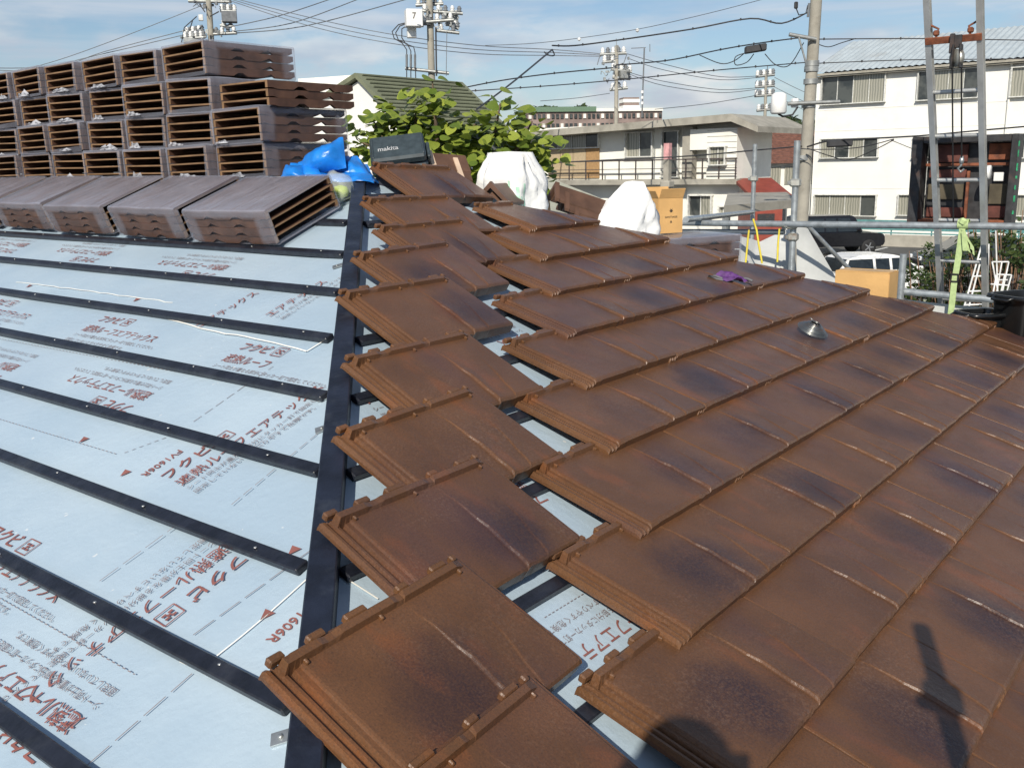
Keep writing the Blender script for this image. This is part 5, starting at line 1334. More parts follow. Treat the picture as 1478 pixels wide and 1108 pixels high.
# ---------------- utility poles
def upole(px, pyt, pxb, pyb, D, r0, r1, label, parts):
    a = at(px, pyt, D); bq = at(pxb, pyb, D); top = Vector((bq.x, bq.y, a.z)); e = empty('utility_pole', (bq.x, bq.y, GROUND), label, 'utility pole', 'utility poles')
    ob = MB().tube([Vector((bq.x, bq.y, GROUND)), Vector((bq.x+(a.x-bq.x)*.5, bq.y+(a.y-bq.y)*.5, (GROUND+a.z)/2)), a], [r0, (r0+r1)/2, r1], 14).build('shaft', MAT['pole_concrete']); local(setp(ob, e), e)
    for pr in parts:
        kind = pr[0]
        if kind == 'arm':                     # px0,py0,px1,py1, insulators
            _, x0_, y0_, x1_, y1_, n_, dep = pr; p0_, p1_ = at(x0_, y0_, D+dep), at(x1_, y1_, D+dep)
            ob = MB().tube([p0_, p1_], .0011*D+.02, 6).build('cross_arm', MAT['arm_steel']); local(setp(ob, e), e)
            for k in range(n_):
                q = p0_+(p1_-p0_)*(k+.5)/n_; s_ = .0022*D+.02
                ob2 = MB().lathe([(s_*.35, -s_), (s_, -s_*.3), (s_*.5, 0), (s_*.9, s_*.4), (s_*.4, s_*1.4)], 8, None, tuple(q+upv*s_*1.1)).build('insulator', MAT['insulator' if (k % 2 == 0) else 'wire_grey']); local(setp(ob2, ob), ob)
        elif kind == 'drum':
            _, x0_, y0_, w_, h_, mt, dep = pr; q = at(x0_, y0_, D+dep); rr2 = w_*D/FPX/2; hh = h_*D/FPX
            mb = MB(); mb.lathe([(rr2*.8, -hh/2), (rr2, -hh*.42), (rr2*.92, hh*.38), (rr2*.55, hh*.48), (rr2*.2, hh*.5)], 16, None, tuple(q)); ob = mb.build('transformer', MAT[mt]); local(setp(ob, e), e)
            ob2 = MB().tube([q-upv*hh*.5, q-upv*hh*.62+rt*rr2*.6, q-upv*hh*.55+rt*rr2*1.8, q-upv*hh*.2+rt*rr2*2.4], .025*D/24, 6).build('lead', MAT['wire_black']); local(setp(ob2, ob), ob)
        elif kind == 'box':
            _, x0_, y0_, w_, h_, mt, dep = pr; q = at(x0_, y0_, D+dep); ob = MB().box(q, (w_*D/FPX, w_*D/FPX*.8, h_*D/FPX), Matrix.Rotation(YAW-math.pi/2+.25, 3, 'Z'), .02).build('switch_box', MAT[mt]); local(setp(ob, e), e)
        elif kind == 'band':
            _, x0_, y0_, mt = pr; q = at(x0_, y0_, D); ob = MB().tube([Vector((q.x, q.y, q.z-.06)), Vector((q.x, q.y, q.z+.06))], r0*1.06, 14).build('band', MAT[mt]); local(setp(ob, e), e)
        elif kind == 'line':
            _, pts, w_, mt = pr; ob = MB().tube([at(a_, b_, D-.3) for a_, b_ in pts], w_*D/FPX/2, 6).build('cable', MAT[mt]); local(setp(ob, e), e)
        elif kind == 'clutter':               # fittings too small to pick apart
            _, x0_, y0_, x1_, y1_, n_ = pr; mb = MB()
            for _k in range(n_):
                q = at(random.uniform(x0_, x1_), random.uniform(y0_, y1_), D+random.uniform(-.5, .5)); u_ = D/FPX
                if random.random() < .5: mb.box(q, (u_*random.uniform(1.5, 4), u_*random.uniform(1.5, 4), u_*random.uniform(1.5, 5)), Matrix.Rotation(random.random(), 3, 'Z'))
                else:
                    e2 = q+Vector((random.uniform(-6, 6), random.uniform(-6, 6), random.uniform(-7, 7)))*u_; mb.tube([q, (q+e2)/2+upv*u_*random.uniform(-2, 2), e2], u_*.55, 5)
            ob = mb.build('fittings', MAT[random.choice(('wire_grey', 'arm_steel'))]); ob['kind'] = 'stuff'; local(setp(ob, e), e)
        elif kind == 'num':
            _, txt, x0_, y0_, w_, h_ = pr; q = at(x0_, y0_, D-1.3); ob = text_on(txt, q, rt, upv, -fh, w_*D/FPX, h_*D/FPX, 'ink', e, 'lettering', .02, 0)
    return e
upole(1179, -12, 1155, 312, 24, .160, .135, 'thick concrete utility pole before the white building with a pale drum on a bracket',
      [('arm', 1139, 50, 1178, 57, 0, -.2), ('arm', 1137, 150, 1212, 147, 0, -.2), ('line', ((1153, 54), (1163, 90)), 2.5, 'arm_steel'), ('drum', 1124, 149, 22, 29, 'white_paint', -.1), ('box', 1147, 149, 9, 12, 'white_paint', -.1),
       ('band', 1172, 92, 'arm_steel'), ('band', 1171, 100, 'arm_steel'), ('band', 1170, 118, 'arm_steel'), ('band', 1167, 152, 'arm_steel'), ('band', 1158, 228, 'arm_steel'),
       ('box', 1149, 8, 5, 9, 'wire_black', -.3), ('line', ((1149, 12), (1153, 22), (1163, 20), (1166, 8)), 1.6, 'wire_black'), ('line', ((1166, 25), (1168, 5)), 3, 'wire_grey')])
upole(619, -30, 626, 250, 38, .150, .125, 'utility pole with numbered transformer drum and riser cables behind the leafy tree',
      [('box', 597, 27, 22, 22, 'white_paint', -.6), ('num', '7', 595.5, 27.5, 5, 8), ('box', 594, 48, 12, 13, 'insulator', -.3), ('arm', 588, 34, 655, 29, 7, -.3), ('arm', 608, 16, 668, 20, 6, 0), ('arm', 600, 8, 640, 6, 5, .3), ('arm', 628, 44, 663, 48, 2, -.2),
       ('arm', 648, 36, 662, 42, 4, .2), ('arm', 585, 99, 648, 106, 0, -.2), ('box', 652, 28, 16, 17, 'arm_steel', .3), ('box', 616, 30, 10, 12, 'wire_grey', -.2), ('clutter', 600, 10, 640, 40, 26), ('clutter', 630, 14, 668, 40, 26),
       ('line', ((587, 33), (575, 36), (566, 46), (569, 56), (580, 62), (587, 72), (587, 110), (586, 150)), 1.5, 'wire_black'), ('line', ((588, 34), (577, 38), (571, 48), (575, 58), (588, 64), (593, 74), (593, 110), (594, 150)), 1.5, 'wire_black'), ('line', ((590, 36), (580, 42), (580, 55), (586, 64), (597, 68), (599, 76), (600, 112), (601, 150)), 1.5, 'wire_black'),
       ('line', ((587, 79), (587, 97)), 3.6, 'wire_grey'), ('line', ((593, 79), (593, 97)), 3.6, 'wire_grey'), ('line', ((599, 79), (599, 98)), 3.6, 'wire_grey'), ('line', ((629, 40), (630, 110)), 2.5, 'wire_black'), ('line', ((645, 45), (644, 110)), 1, 'wire_grey')])
upole(299, -30, 304, 120, 50, .165, .14, 'utility pole with clustered switchgear rising behind the tile stack',
      [('arm', 272, 2, 334, 3, 8, 0), ('arm', 266, 56, 296, 54, 8, -.3), ('arm', 268, 50, 294, 46, 6, .3), ('arm', 300, 50, 342, 48, 5, 0), ('arm', 318, 37, 338, 39, 2, 0), ('arm', 318, 16, 341, 17, 5, 0), ('box', 331, 25, 20, 14, 'wire_grey', 0), ('box', 290, 26, 6, 8, 'insulator', 0),
       ('line', ((262, 62), (266, 40), (284, 24)), 1.4, 'wire_black'), ('line', ((270, 55), (278, 30)), 1.4, 'wire_black'), ('line', ((287, 5), (296, 18)), 1.6, 'wire_black'), ('line', ((303, 24), (316, 17)), 1.6, 'wire_black'), ('box', 280, 60, 26, 7, 'arm_steel', 0), ('clutter', 262, 44, 300, 60, 30), ('clutter', 275, 0, 335, 12, 24), ('clutter', 300, 42, 325, 54, 12)])
upole(890, 66, 889, 250, 52, .125, .10, 'slim utility pole rising behind the flat-roofed balcony block',
      [('arm', 866, 79, 904, 77, 5, 0), ('arm', 870, 90, 892, 88, 4, 0), ('arm', 882, 100, 912, 104, 5, 0), ('arm', 884, 112, 910, 114, 4, .3), ('arm', 880, 130, 906, 127, 3, 0), ('line', ((889.5, 56), (890, 70)), 1, 'arm_steel'), ('box', 900, 108, 11, 10, 'arm_steel', 0), ('clutter', 868, 76, 910, 116, 34), ('line', ((866, 80), (862, 94)), 1.2, 'wire_grey'), ('line', ((905, 78), (900, 92)), 1.2, 'wire_grey')])
upole(1106, 103, 1104, 210, 82, .15, .12, 'distant utility pole with four cross arms left of the pale drum',
      [('arm', 1091, 111, 1118, 108, 6, 0), ('arm', 1090, 126, 1118, 124, 6, 0), ('arm', 1089, 139, 1118, 137, 6, 0), ('arm', 1092, 160, 1114, 158, 4, 0), ('line', ((1108, 95), (1107, 108)), 1, 'wire_grey')])
# antenna mast on the block roof
am = empty('antenna_mast', at(928, 172, 41), 'thin antenna mast standing on the balcony block roof', 'antenna')
for pts, w_, mt, nm in ((((926.5, 170), (930, 70)), 2.0, 'wire_grey', 'mast'), (((911, 70), (932, 69)), 1.0, 'wire_grey', 'boom'), (((938, 64), (938, 75)), 1.0, 'wire_grey', 'dipole')):
    ob = MB().tube([at(a_, b_, 41) for a_, b_ in pts], w_*41/FPX/2, 6).build(nm, MAT[mt]); local(setp(ob, am), am)
for k, yy in enumerate((133, 141, 149)): ob = MB().tube([at(927, yy-2, 41), at(927, yy+2, 41)], .06, 8).build('band', MAT['white_paint']); local(setp(ob, am), am)

# ---------------- overhead wires
def wire(pts, w=1.3, mat='wire_grey', lab=None, beads=0):
    P_ = [at(*q) for q in pts]; out = []
    n_ = len(P_)
    for i in range(n_-1):                     # Catmull-Rom through the points
        p0_, p1_, p2_, p3_ = P_[max(i-1, 0)], P_[i], P_[i+1], P_[min(i+2, n_-1)]
        for k in range(5):
            t = k/5; out.append(.5*((2*p1_)+(p2_-p0_)*t+(2*p0_-5*p1_+4*p2_-p3_)*t*t+(-p0_+3*p1_-3*p2_+p3_)*t**3))
    out.append(P_[-1])
    mb = MB(); mb.tube(out, [max(.004, w*(q-CAM).dot(CF)/FPX/2) for q in out], 5)
    o = mb.build('overhead_wire', MAT[mat])
    for k in range(beads):
        q = out[int((k+.5)/beads*(len(out)-1))]; s_ = 2.2*(q-CAM).dot(CF)/FPX
        b2 = MB().tube([q-upv*s_*.6, q+upv*s_*.9], s_*.5, 6).build('clip', MAT[mat]); b2.parent = o
    return tag(o, lab or 'thin overhead wire crossing the sky', 'wire', 'overhead wires')
wire(((-40, 115, 50), (60, 94, 50), (160, 60, 50), (292, 8, 50)), 1.0, lab='thin wire rising over the tile stack to the pole behind it')
wire(((-40, 98, 46), (60, 97, 48), (140, 80, 49), (264, 51, 50)), 1.1, lab='lower wire over the tile stack to the switchgear')
wire(((-40, 100, 47), (70, 101, 48), (150, 75, 49), (264, 45, 50)), 1.1, lab='upper wire over the tile stack to the switchgear')
wire(((318, 42, 50), (400, 24, 48), (480, -2, 44)), 1.3, lab='highest of three wires climbing right from the stack pole')
wire(((334, 46, 50), (420, 34, 48), (520, -2, 44)), 1.3, lab='middle of three wires climbing right from the stack pole')
wire(((342, 48, 50), (440, 38, 47), (595, -3, 42)), 1.4, lab='lowest of three wires climbing right from the stack pole')
for k, (dy, lb_) in enumerate(((0, 'top'), (6, 'middle'), (12, 'bottom'))):
    wire(((330, -4+dy*.4, 50), (440, 24+dy, 46), (560, 49+dy*1.1, 42), (690, 66+dy, 48), (800, 72+dy*.7, 52), (868, 78+dy*.3, 52)), 1.1, lab='%s wire of the trio sweeping past the numbered transformer' % lb_)
wire(((688, 158, 11), (745, 115, 14), (797, 72, 22)), 2.6, 'wire_black', 'steep dark guy cable rising from the leafy tree')
wire(((797, 72, 22), (800, 80, 22), (792, 80, 22), (785, 75, 22)), 2.0, 'wire_black', 'short looped end of the dark guy cable')
wire(((797, 66, 22), (830, 66, 23), (900, 57, 23.5), (1000, 42, 24), (1083, 27, 24), (1128, 34, 24), (1166, 18, 24)), 2.2, 'wire_black', 'dark sagging cable from the guy end to the thick pole', 7)
wire(((640, 133, 38), (720, 117, 40), (800, 106, 46), (885, 98, 51)), 1.9, 'wire_black', 'dark cable between the transformer pole and the slim pole', 5)
wire(((890, 94, 51), (960, 88, 40), (1040, 72, 30), (1100, 62, 25), (1162, 54, 24)), 1.9, 'wire_black', 'dark cable from the slim pole to the thick pole above the splice', 9)
wire(((640, 134, 38), (780, 125, 36), (900, 115, 32), (1030, 102, 27), (1168, 90, 24)), 1.5, 'wire_black', 'long lower cable from the transformer pole to the thick pole', 12)
wire(((700, 66, 60), (780, 62, 55), (900, 46, 45), (1000, 25, 35), (1110, -3, 28)), 0.9, lab='thin wire with two pale balls high above the block')
for px, py, D in ((836, 57, 50), (920, 44, 44)):
    q = at(px, py, D); tag(MB().lathe([(.01, -.09), (.07, -.05), (.09, 0), (.07, .05), (.01, .09)], 10, None, tuple(q)).build('marker_ball', MAT['white_paint']), 'small pale marker ball on the thin high wire, %s' % ('nearer the guy cable' if px < 900 else 'nearer the thick pole'), 'marker ball', 'wire marker balls')
for k, (a_, b_, c_, lb_) in enumerate(((78, 112, 0, 'highest'), (84, 114, 6, 'second'), (104, 129, 4, 'third'), (106, 131, 10, 'lowest'))):
    wire(((905, a_, 52), (960, a_+(b_-a_)*.45+c_*.7, 60), (1040, b_-1+c_*.4, 74), (1095, b_-2, 82)), .9, lab='%s of four wires from the slim pole to the distant one' % lb_)
wire(((945, 158, 70), (1020, 150, 76), (1092, 138, 82)), 1.0, lab='wire rising from the far block to the distant pole')
wire(((780, 146, 60), (830, 142, 56), (880, 135, 52)), .9, lab='faint wire ending low on the slim pole')
for k, y_ in enumerate((112, 126, 138)):
    wire(((1118, y_, 82), (1150, y_+16, 80), (1190, y_+34, 78)), .9, lab='wire from the distant pole dropping behind the thick pole, %s arm' % ('top', 'middle', 'lower')[k])
wire(((1172, 57, 24), (1300, 56, 23), (1400, 57, 22), (1560, 60, 21)), 1.6, 'wire_black', 'upper cable running right from the thick pole past the ladder', 4)
wire(((1176, 62, 24), (1195, 68, 24), (1215, 62, 23.8), (1235, 56, 23.5)), 1.3, 'wire_black', 'short drooping cable loop right of the thick pole')
wire(((1172, 92, 24), (1300, 87, 23), (1400, 86, 22), (1560, 84, 21)), 1.4, 'wire_black', 'second cable running right from the thick pole past the ladder', 7)
wire(((780, 236, 22), (900, 230, 22), (1000, 225, 22), (1090, 217, 23), (1160, 211, 24)), 2.0, 'wire_black', 'heavy low cable crossing in front of the balcony', 0)
wire(((1165, 212, 23.6), (1200, 203, 23), (1260, 200, 22), (1330, 196, 21), (1420, 188, 20), (1560, 176, 18)), 2.4, 'wire_black', 'heavy low cable crossing in front of the white building')
wire(((1165, 214, 23.6), (1200, 226, 23.3), (1225, 231, 23), (1265, 215, 22.5), (1290, 202, 22)), 1.5, 'wire_black', 'drooping service cable below the lower splice case')
wire(((1150, 214, 23.6), (1180, 216, 23.3), (1240, 213, 23), (1290, 201, 22)), 1.5, 'wire_black', 'flat service cable below the lower splice case')
wire(((1285, 202, 22), (1320, 216, 26), (1330, 218, 30)), 1.1, 'wire_black', 'thin drop wire falling toward the white building windows')
wire(((1010, 80, 27), (1040, 92, 26), (1060, 88, 26), (1078, 74, 25.5)), 1.4, 'wire_black', 'left cable loop hanging from the upper splice case')
wire(((1080, 76, 25.5), (1062, 82, 25.5), (1062, 94, 25.5), (1078, 90, 25.5), (1088, 78, 25.5)), 1.4, 'wire_black', 'middle cable loop hanging from the upper splice case')
wire(((1104, 78, 25), (1120, 94, 24.8), (1140, 94, 24.5), (1160, 62, 24)), 1.4, 'wire_black', 'right cable loop hanging from the upper splice case')
for k, (px0, py0, px1, py1, D, lb_) in enumerate(((1075, 73, 1106, 68, 25.3, 'upper'), (1194, 208, 1230, 206, 22.8, 'lower'))):
    a_, b_ = at(px0, py0, D), at(px1, py1, D); ax = (b_-a_).normalized(); M3 = Matrix((ax, ax.cross(upv).normalized(), upv)).transposed()
    tag(MB().box((a_+b_)/2, ((b_-a_).length, .16, 10*D/FPX), M3, .03).build('splice_case', MAT['wire_black']), 'black cable splice case on the %s cable by the thick pole' % lb_, 'splice case', 'cable splice cases')

# ---------------- parked cars
def car(P, head, kind, paint, label):
    """local x forward, y left; origin on the ground at the middle"""
    e = empty('parked_car', P, label, 'car', 'parked cars', (0, 0, head))
    if kind == 'suv':
        L, Wd = 4.6, 1.8
        body = [(-2.25, .45), (-2.3, .75), (-2.25, 1.08), (.75, 1.08), (2.05, 1.02), (2.22, .92), (2.25, .55), (2.1, .40)]
        cab = [(-2.2, 1.075), (-2.1, 1.80), (-1.9, 1.88), (.55, 1.88), (.75, 1.80), (1.15, 1.075)]
        wr, wx = .37, (-1.42, 1.42)
    else:
        L, Wd = 4.3, 1.7
        body = [(-2.1, .35), (-2.15, .7), (-2.0, .92), (.9, .90), (1.9, .76), (2.1, .58), (2.12, .38), (2.0, .28)]
        cab = [(-1.95, .915), (-1.45, 1.36), (-1.0, 1.46), (.1, 1.44), (.45, 1.36), (1.25, .895)]
        wr, wx = .31, (-1.3, 1.3)
    def loft(poly, w0, w1, nm, mat):
        n = len(poly); zs = [q[1] for q in poly]; z0q, z1q = min(zs), max(zs)
        def wy_(z): return w0+(w1-w0)*(z-z0q)/(z1q-z0q)
        mb = MB(); vs = [Vector((x, -wy_(z), z)) for x, z in poly]+[Vector((x, wy_(z), z)) for x, z in poly]
        bm = bmesh.new(); bv = [bm.verts.new(v) for v in vs]
        bm.faces.new(bv[:n]); bm.faces.new(bv[n:][::-1])
        for i in range(n): bm.faces.new((bv[i], bv[n+i], bv[n+(i+1) % n], bv[(i+1) % n]))
        bmesh.ops.recalc_face_normals(bm, faces=bm.faces[:]); bmesh.ops.bevel(bm, geom=bm.edges[:], offset=.045, segments=2, affect='EDGES')
        me = bpy.data.meshes.new(nm); bm.to_mesh(me); bm.free(); return link(nm, me, MAT[mat], e)
    loft(body, Wd/2, Wd/2-.03, 'body', paint); loft(cab, Wd/2-.04, Wd/2-.20, 'cabin', paint)
    z0q, z1q = cab[0][1], max(c[1] for c in cab)
    def yside(z): return (Wd/2-.04)+(-.16)*(z-z0q)/(z1q-z0q)
    xs_ = [cab[0][0]+.25, (cab[0][0]+cab[-1][0])/2-.25, (cab[0][0]+cab[-1][0])/2+.35, cab[-1][0]-.28]
    for sgn in (-1, 1):
        zb0, zb1 = z0q+.06, z1q-.13
        for i in range(3):
            xa, xb = xs_[i]+.05, xs_[i+1]-.05; sh0 = .16 if i == 0 else 0; sh1 = .38 if i == 2 else 0
            q = [Vector((xa, sgn*(yside(zb0)+.008), zb0)), Vector((xb, sgn*(yside(zb0)+.008), zb0)), Vector((xb-sh1, sgn*(yside(zb1)+.008), zb1)), Vector((xa+sh0, sgn*(yside(zb1)+.008), zb1))]
            mb = MB(); mb.prism(q if sgn < 0 else q[::-1], (0, sgn*.004, 0)); mb.build('side_window', MAT['car_glass'], e)
    for (xa, za), (xb, zb2), nm in ((cab[-1], cab[-2], 'windscreen'), (cab[0], cab[1], 'rear_window')):
        d_ = Vector((xb-xa, 0, zb2-za)); n_ = Vector((d_.z, 0, -d_.x)).normalized()*(1 if nm == 'windscreen' else -1)*.012
        w0, w1 = yside(za)-.10, yside(zb2)-.10; a_, b_ = Vector((xa, 0, za))+d_*.1+n_, Vector((xa, 0, za))+d_*.92+n_
        mb = MB(); mb.add([a_-Vector((0, w0, 0)), a_+Vector((0, w0, 0)), b_+Vector((0, w1, 0)), b_-Vector((0, w1, 0))], [(0, 1, 2, 3)]); mb.build(nm, MAT['car_glass'], e)
    for x in wx:
        for sgn in (-1, 1):
            Mw = Matrix.Rotation(math.pi/2, 3, 'X')
            t = MB().lathe([(wr*.6, -.11), (wr*.95, -.11), (wr, -.07), (wr, .07), (wr*.95, .11), (wr*.6, .11)], 22, Mw, (x, sgn*(Wd/2-.085), wr)).build('wheel', MAT['tyre'], e)
            r_ = MB(); r_.lathe([(wr*.1, -.01), (wr*.62, -.01), (wr*.62, .01), (wr*.1, .01)], 18, Mw, (x, sgn*(Wd/2+.012), wr))
            for k in range(5):
                a_ = 2*math.pi*k/5; r_.box((x+math.cos(a_)*wr*.34, sgn*(Wd/2+.028), wr+math.sin(a_)*wr*.34), (wr*.55, .02, wr*.14), Matrix.Rotation(-a_, 3, 'Y'))
            r_.build('rim', MAT['rim_alloy'], t)
    fx_ = max(q[0] for q in body); rx_ = min(q[0] for q in body)
    for sgn in (-1, 1):
        MB().box((fx_-.02, sgn*(Wd/2-.28), body[4][1]-.16), (.10, .26, .16), None, .03).build('headlight', MAT['head_lamp'], e)
        MB().box((rx_+.04, sgn*(Wd/2-.14), body[2][1]-.16), (.10, .16, .24), None, .03).build('tail_light', MAT['tail_red'], e)
        MB().box((cab[-1][0]-.25, sgn*(Wd/2+.07), cab[-1][1]+.10), (.10, .16, .13), None, .03).build('mirror', MAT[paint], e)
    MB().box((fx_-.0, 0, body[4][1]-.32), (.08, Wd*.8, .16), None, .03).build('grille', MAT['tyre'], e)
    return e
P_ = on_z(1200, 367, GROUND); car(P_, math.atan2(-rt.y, -rt.x)+math.pi+.12, 'suv', 'car_black', 'black boxy off-road car parked below the white building')
P_ = on_z(1092, 372, GROUND); car(P_+rt*.3, math.atan2(rt.y, rt.x)+2.6, 'sedan', 'car_white', 'white car seen behind the yellow ropes')
P_ = on_z(1262, 428, GROUND); car(P_, math.atan2(rt.y, rt.x)+.25, 'sedan', 'car_white', 'white car half hidden behind the closed carton')
P_ = on_z(1398, 392, GROUND); car(P_, math.atan2(rt.y, rt.x)+math.pi-.1, 'sedan', 'car_green', 'dark car with red tail light behind the hoist ladder')

# ---------------- shrubs, ladders and racks by the parking lot
def shrub(px, py, D, w, h, n, label, mat='leaf_dark', leaf=.05, twigs=0):
    P_ = at(px, py, D); e = empty('shrub', (P_.x, P_.y, GROUND), label, 'shrub', 'shrubs by the parking lot'); mb = MB(); top = P_.z+h/2; c0_ = Vector((P_.x, P_.y, 0))
    for _ in range(14):
        c = c0_+Vector((random.uniform(-w, w)*.42, random.uniform(-w, w)*.42, random.uniform(P_.z-h*.4, P_.z+h*.35))); leaf_cloud(mb, c, (w*.24, w*.24, h*.2), n//14, leaf)
    ob = mb.build('foliage', MAT[mat]); local(setp(ob, e), e)
    st = MB()
    for _ in range(9+twigs):
        a_ = c0_+Vector((random.uniform(-w, w)*.15, random.uniform(-w, w)*.15, GROUND)); b_ = c0_+Vector((random.uniform(-w, w)*.5, random.uniform(-w, w)*.5, top-random.uniform(0, h*.5))); mid = (a_+b_)/2+Vector((random.uniform(-.1, .1)*w, random.uniform(-.1, .1)*w, .1*h))
        st.tube([a_, mid, b_], [.03, .018, .006], 5)
    ob = st.build('stems', MAT['twig_brown']); local(setp(ob, e), e)
shrub(1345, 400, 17, 1.1, 1.3, 1700, 'dark green shrub left of the ladder feet', leaf=.045)
shrub(1462, 350, 15, 1.3, 1.1, 1500, 'brown-green bush behind the white frames', leaf=.045, twigs=25)
shrub(1470, 395, 14, 1.2, 1.0, 1500, 'low dense bush right of the white frames', leaf=.045, twigs=10)
shrub(1395, 405, 16, 1.2, .9, 1100, 'reddish twiggy shrub seen between the ladder rails', 'leaf_dark', .045, 50)
wf = empty('garden_ladder', on_z(1400, 432, GROUND), 'small white folding ladder behind the hoist ladder', 'ladder')
def wpipe(a, b, par, nm, r=.012, D=12.5, mat='frame_white'):
    ob = MB().tube([at(a[0], a[1], D), at(b[0], b[1], D)], r, 6).build(nm, MAT[mat]); local(setp(ob, par), par)
A0, A1, B0, B1 = (1418, 350), (1390, 448), (1427, 352), (1424, 448)
wpipe(A0, A1, wf, 'rail'); wpipe((1422, 351), (1397, 448), wf, 'rail')
wpipe(B0, B1, wf, 'rail')
for t in (.25, .5, .72, .92): wpipe((A0[0]+(A1[0]-A0[0])*t, A0[1]+(A1[1]-A0[1])*t), (B0[0]+(B1[0]-B0[0])*t, A0[1]+(A1[1]-A0[1])*t-1), wf, 'rung')
rk = empty('wire_rack', on_z(1445, 432, GROUND), 'stacked white metal frames standing in front of the bushes', 'rack')
for a, b in (((1437, 333), (1440, 425)), ((1432, 378), (1456, 378)), ((1456, 378), (1446, 425)), ((1432, 378), (1441, 425)), ((1438, 396), (1460, 397)), ((1460, 397), (1452, 425)), ((1438, 397), (1433, 425)), ((1446, 378), (1438, 425)), ((1450, 397), (1444, 425)), ((1430, 410), (1456, 412)), ((1436, 404), (1454, 404))):
    wpipe(a, b, rk, 'frame_bar', .010, 12)

# ---------------- big-leaved tree just beyond the roof
def big_leaf_mesh(seed):
    random.seed(seed); mb = MB(); cup = random.uniform(.08, .28); droop = random.uniform(.05, .35); out = []
    prof = [(0, .0), (.10, .36), (.30, .52), (.55, .50), (.78, .34), (.93, .13), (1.0, .0)]
    L_, M_, R2 = [], [], []
    for t, w in prof:
        z = -droop*t*t; wz = cup*w; L_.append(Vector((t, w, z+wz))); M_.append(Vector((t, 0, z))); R2.append(Vector((t, -w, z+wz)))
    mb.sheet([L_, M_, R2], True); me = mb.mesh('leaf'); me.materials.append(MAT['leaf_lime']); return me
LEAVES = [big_leaf_mesh(40+i) for i in range(5)]
random.seed(21)
tD = 7.4
tbase = at(640, 260, tD); te = empty('leafy_tree', (tbase.x, tbase.y, GROUND), 'big-leaved lime green tree growing up beyond the roof', 'tree')
stems = [((640, 275), (632, 220), (628, 165), (624, 118)), ((640, 275), (600, 225), (570, 190), (556, 150)), ((645, 275), (690, 225), (715, 190), (722, 150)), ((645, 275), (720, 240), (752, 210), (768, 175)), ((640, 275), (590, 245), (545, 215), (520, 205)), ((645, 280), (660, 230), (668, 190), (690, 178)), ((650, 280), (735, 260), (770, 240), (785, 225)), ((640, 275), (575, 235), (545, 190), (538, 172)), ((640, 270), (610, 215), (600, 180), (600, 158))]
tips = []
tk = MB(); b0 = at(642, 300, tD); tk.tube([Vector((b0.x, b0.y, GROUND)), Vector((b0.x, b0.y, b0.z-.8)), b0, at(641, 262, tD)], [.09, .07, .05, .03], 10); ob = tk.build('trunk', MAT['bark']); local(setp(ob, te), te)
for sp_ in stems:
    dep = random.uniform(-.25, .35); pts = [at(a_, b_, tD+dep*(i/3)) for i, (a_, b_) in enumerate(sp_)]
    ob = MB().tube(pts, [.03, .02, .013, .006], 6).build('limb', MAT['bark']); local(setp(ob, te), te)
    for i in range(3):
        for k in range(6): tips.append((pts[i]+(pts[i+1]-pts[i])*(k/6), i))
leaves = []
def spot(P_, sc): leaves.append((P_, sc))
for P_, lev in tips:
    for _ in range(7 if lev else 4):
        rad = (.20, .22, .13)[lev]; spot(P_+Vector((random.gauss(0, rad*.7), random.gauss(0, rad*.7), random.gauss(0, rad*.55))), random.uniform(.062, .108))
for _ in range(620):
    px, py = random.uniform(565, 788), random.uniform(172, 280)
    if py < 178+abs(px-650)*.12: continue
    spot(at(px, py, tD+random.uniform(-.3, .6)), random.uniform(.060, .105))
def leaf_matrix(P_, sc):
    az_ = random.uniform(0, 6.28); nz = Vector((random.gauss(0, .55), random.gauss(0, .55), 1)); nz -= SV*.6; nz.normalize()
    ax = Vector((math.cos(az_), math.sin(az_), -.3)); ax = (ax-nz*ax.dot(nz)).normalized(); return frame_matrix(P_, ax, nz.cross(ax)) @ Matrix.Scale(sc, 4)
random.shuffle(leaves); leaves.sort(key=lambda q: (q[0]-CAM).length)
rest = MB()
for i, (P_, sc) in enumerate(leaves):
    mm = leaf_matrix(P_, sc); me = LEAVES[i % 5]
    if i < 300:
        o = link('leaf', me); place(o, te, mm)
    else:
        rest.add([mm @ v.co for v in me.vertices], [tuple(p.vertices) for p in me.polygons], True)
ob = rest.build('foliage', MAT['leaf_lime']); ob['kind'] = 'stuff'; local(setp(ob, te), te)
# ================================================================== THE PHOTOGRAPHER (behind the camera; casts the shadow on the tiles)
def skin_body(name, verts, edges, radii, root, mat, parent=None, sub=2):
    me = bpy.data.meshes.new(name); me.from_pydata([tuple(v) for v in verts], edges, []); me.update()
    o = link(name, me, mat); o.modifiers.new('skin', 'SKIN')
    for i, r in enumerate(radii):
        sv = me.skin_vertices[0].data[i]; sv.radius = (r, r) if not isinstance(r, tuple) else r; sv.use_root = (i == root)
    s_ = o.modifiers.new('sub', 'SUBSURF'); s_.levels = sub; s_.render_levels = sub
    if parent is not None: setp(o, parent); local(o, parent)
    return o
plain('work_jacket', (0.08, 0.09, 0.12), .8); plain('skin_tone', (0.45, 0.26, 0.17), .5); plain('hair_dark', (0.012, .010, .009), .6); plain('trousers', (0.05, .05, .055), .85); plain('phone_black', (0.01, .01, .011), .2); plain('helmet_white', (0.75, .75, .72), .35)
HC = on_right(985, 1150, 0.09) - SV*2.15                # head centre, found from its shadow
hf = fh; hr = rt
deck = -1.195
feet = Vector((HC.x, HC.y, 0)) - hf*.10
per = empty('person', (feet.x, feet.y, deck), 'person in dark work clothes holding up a phone at the eave corner', 'person')
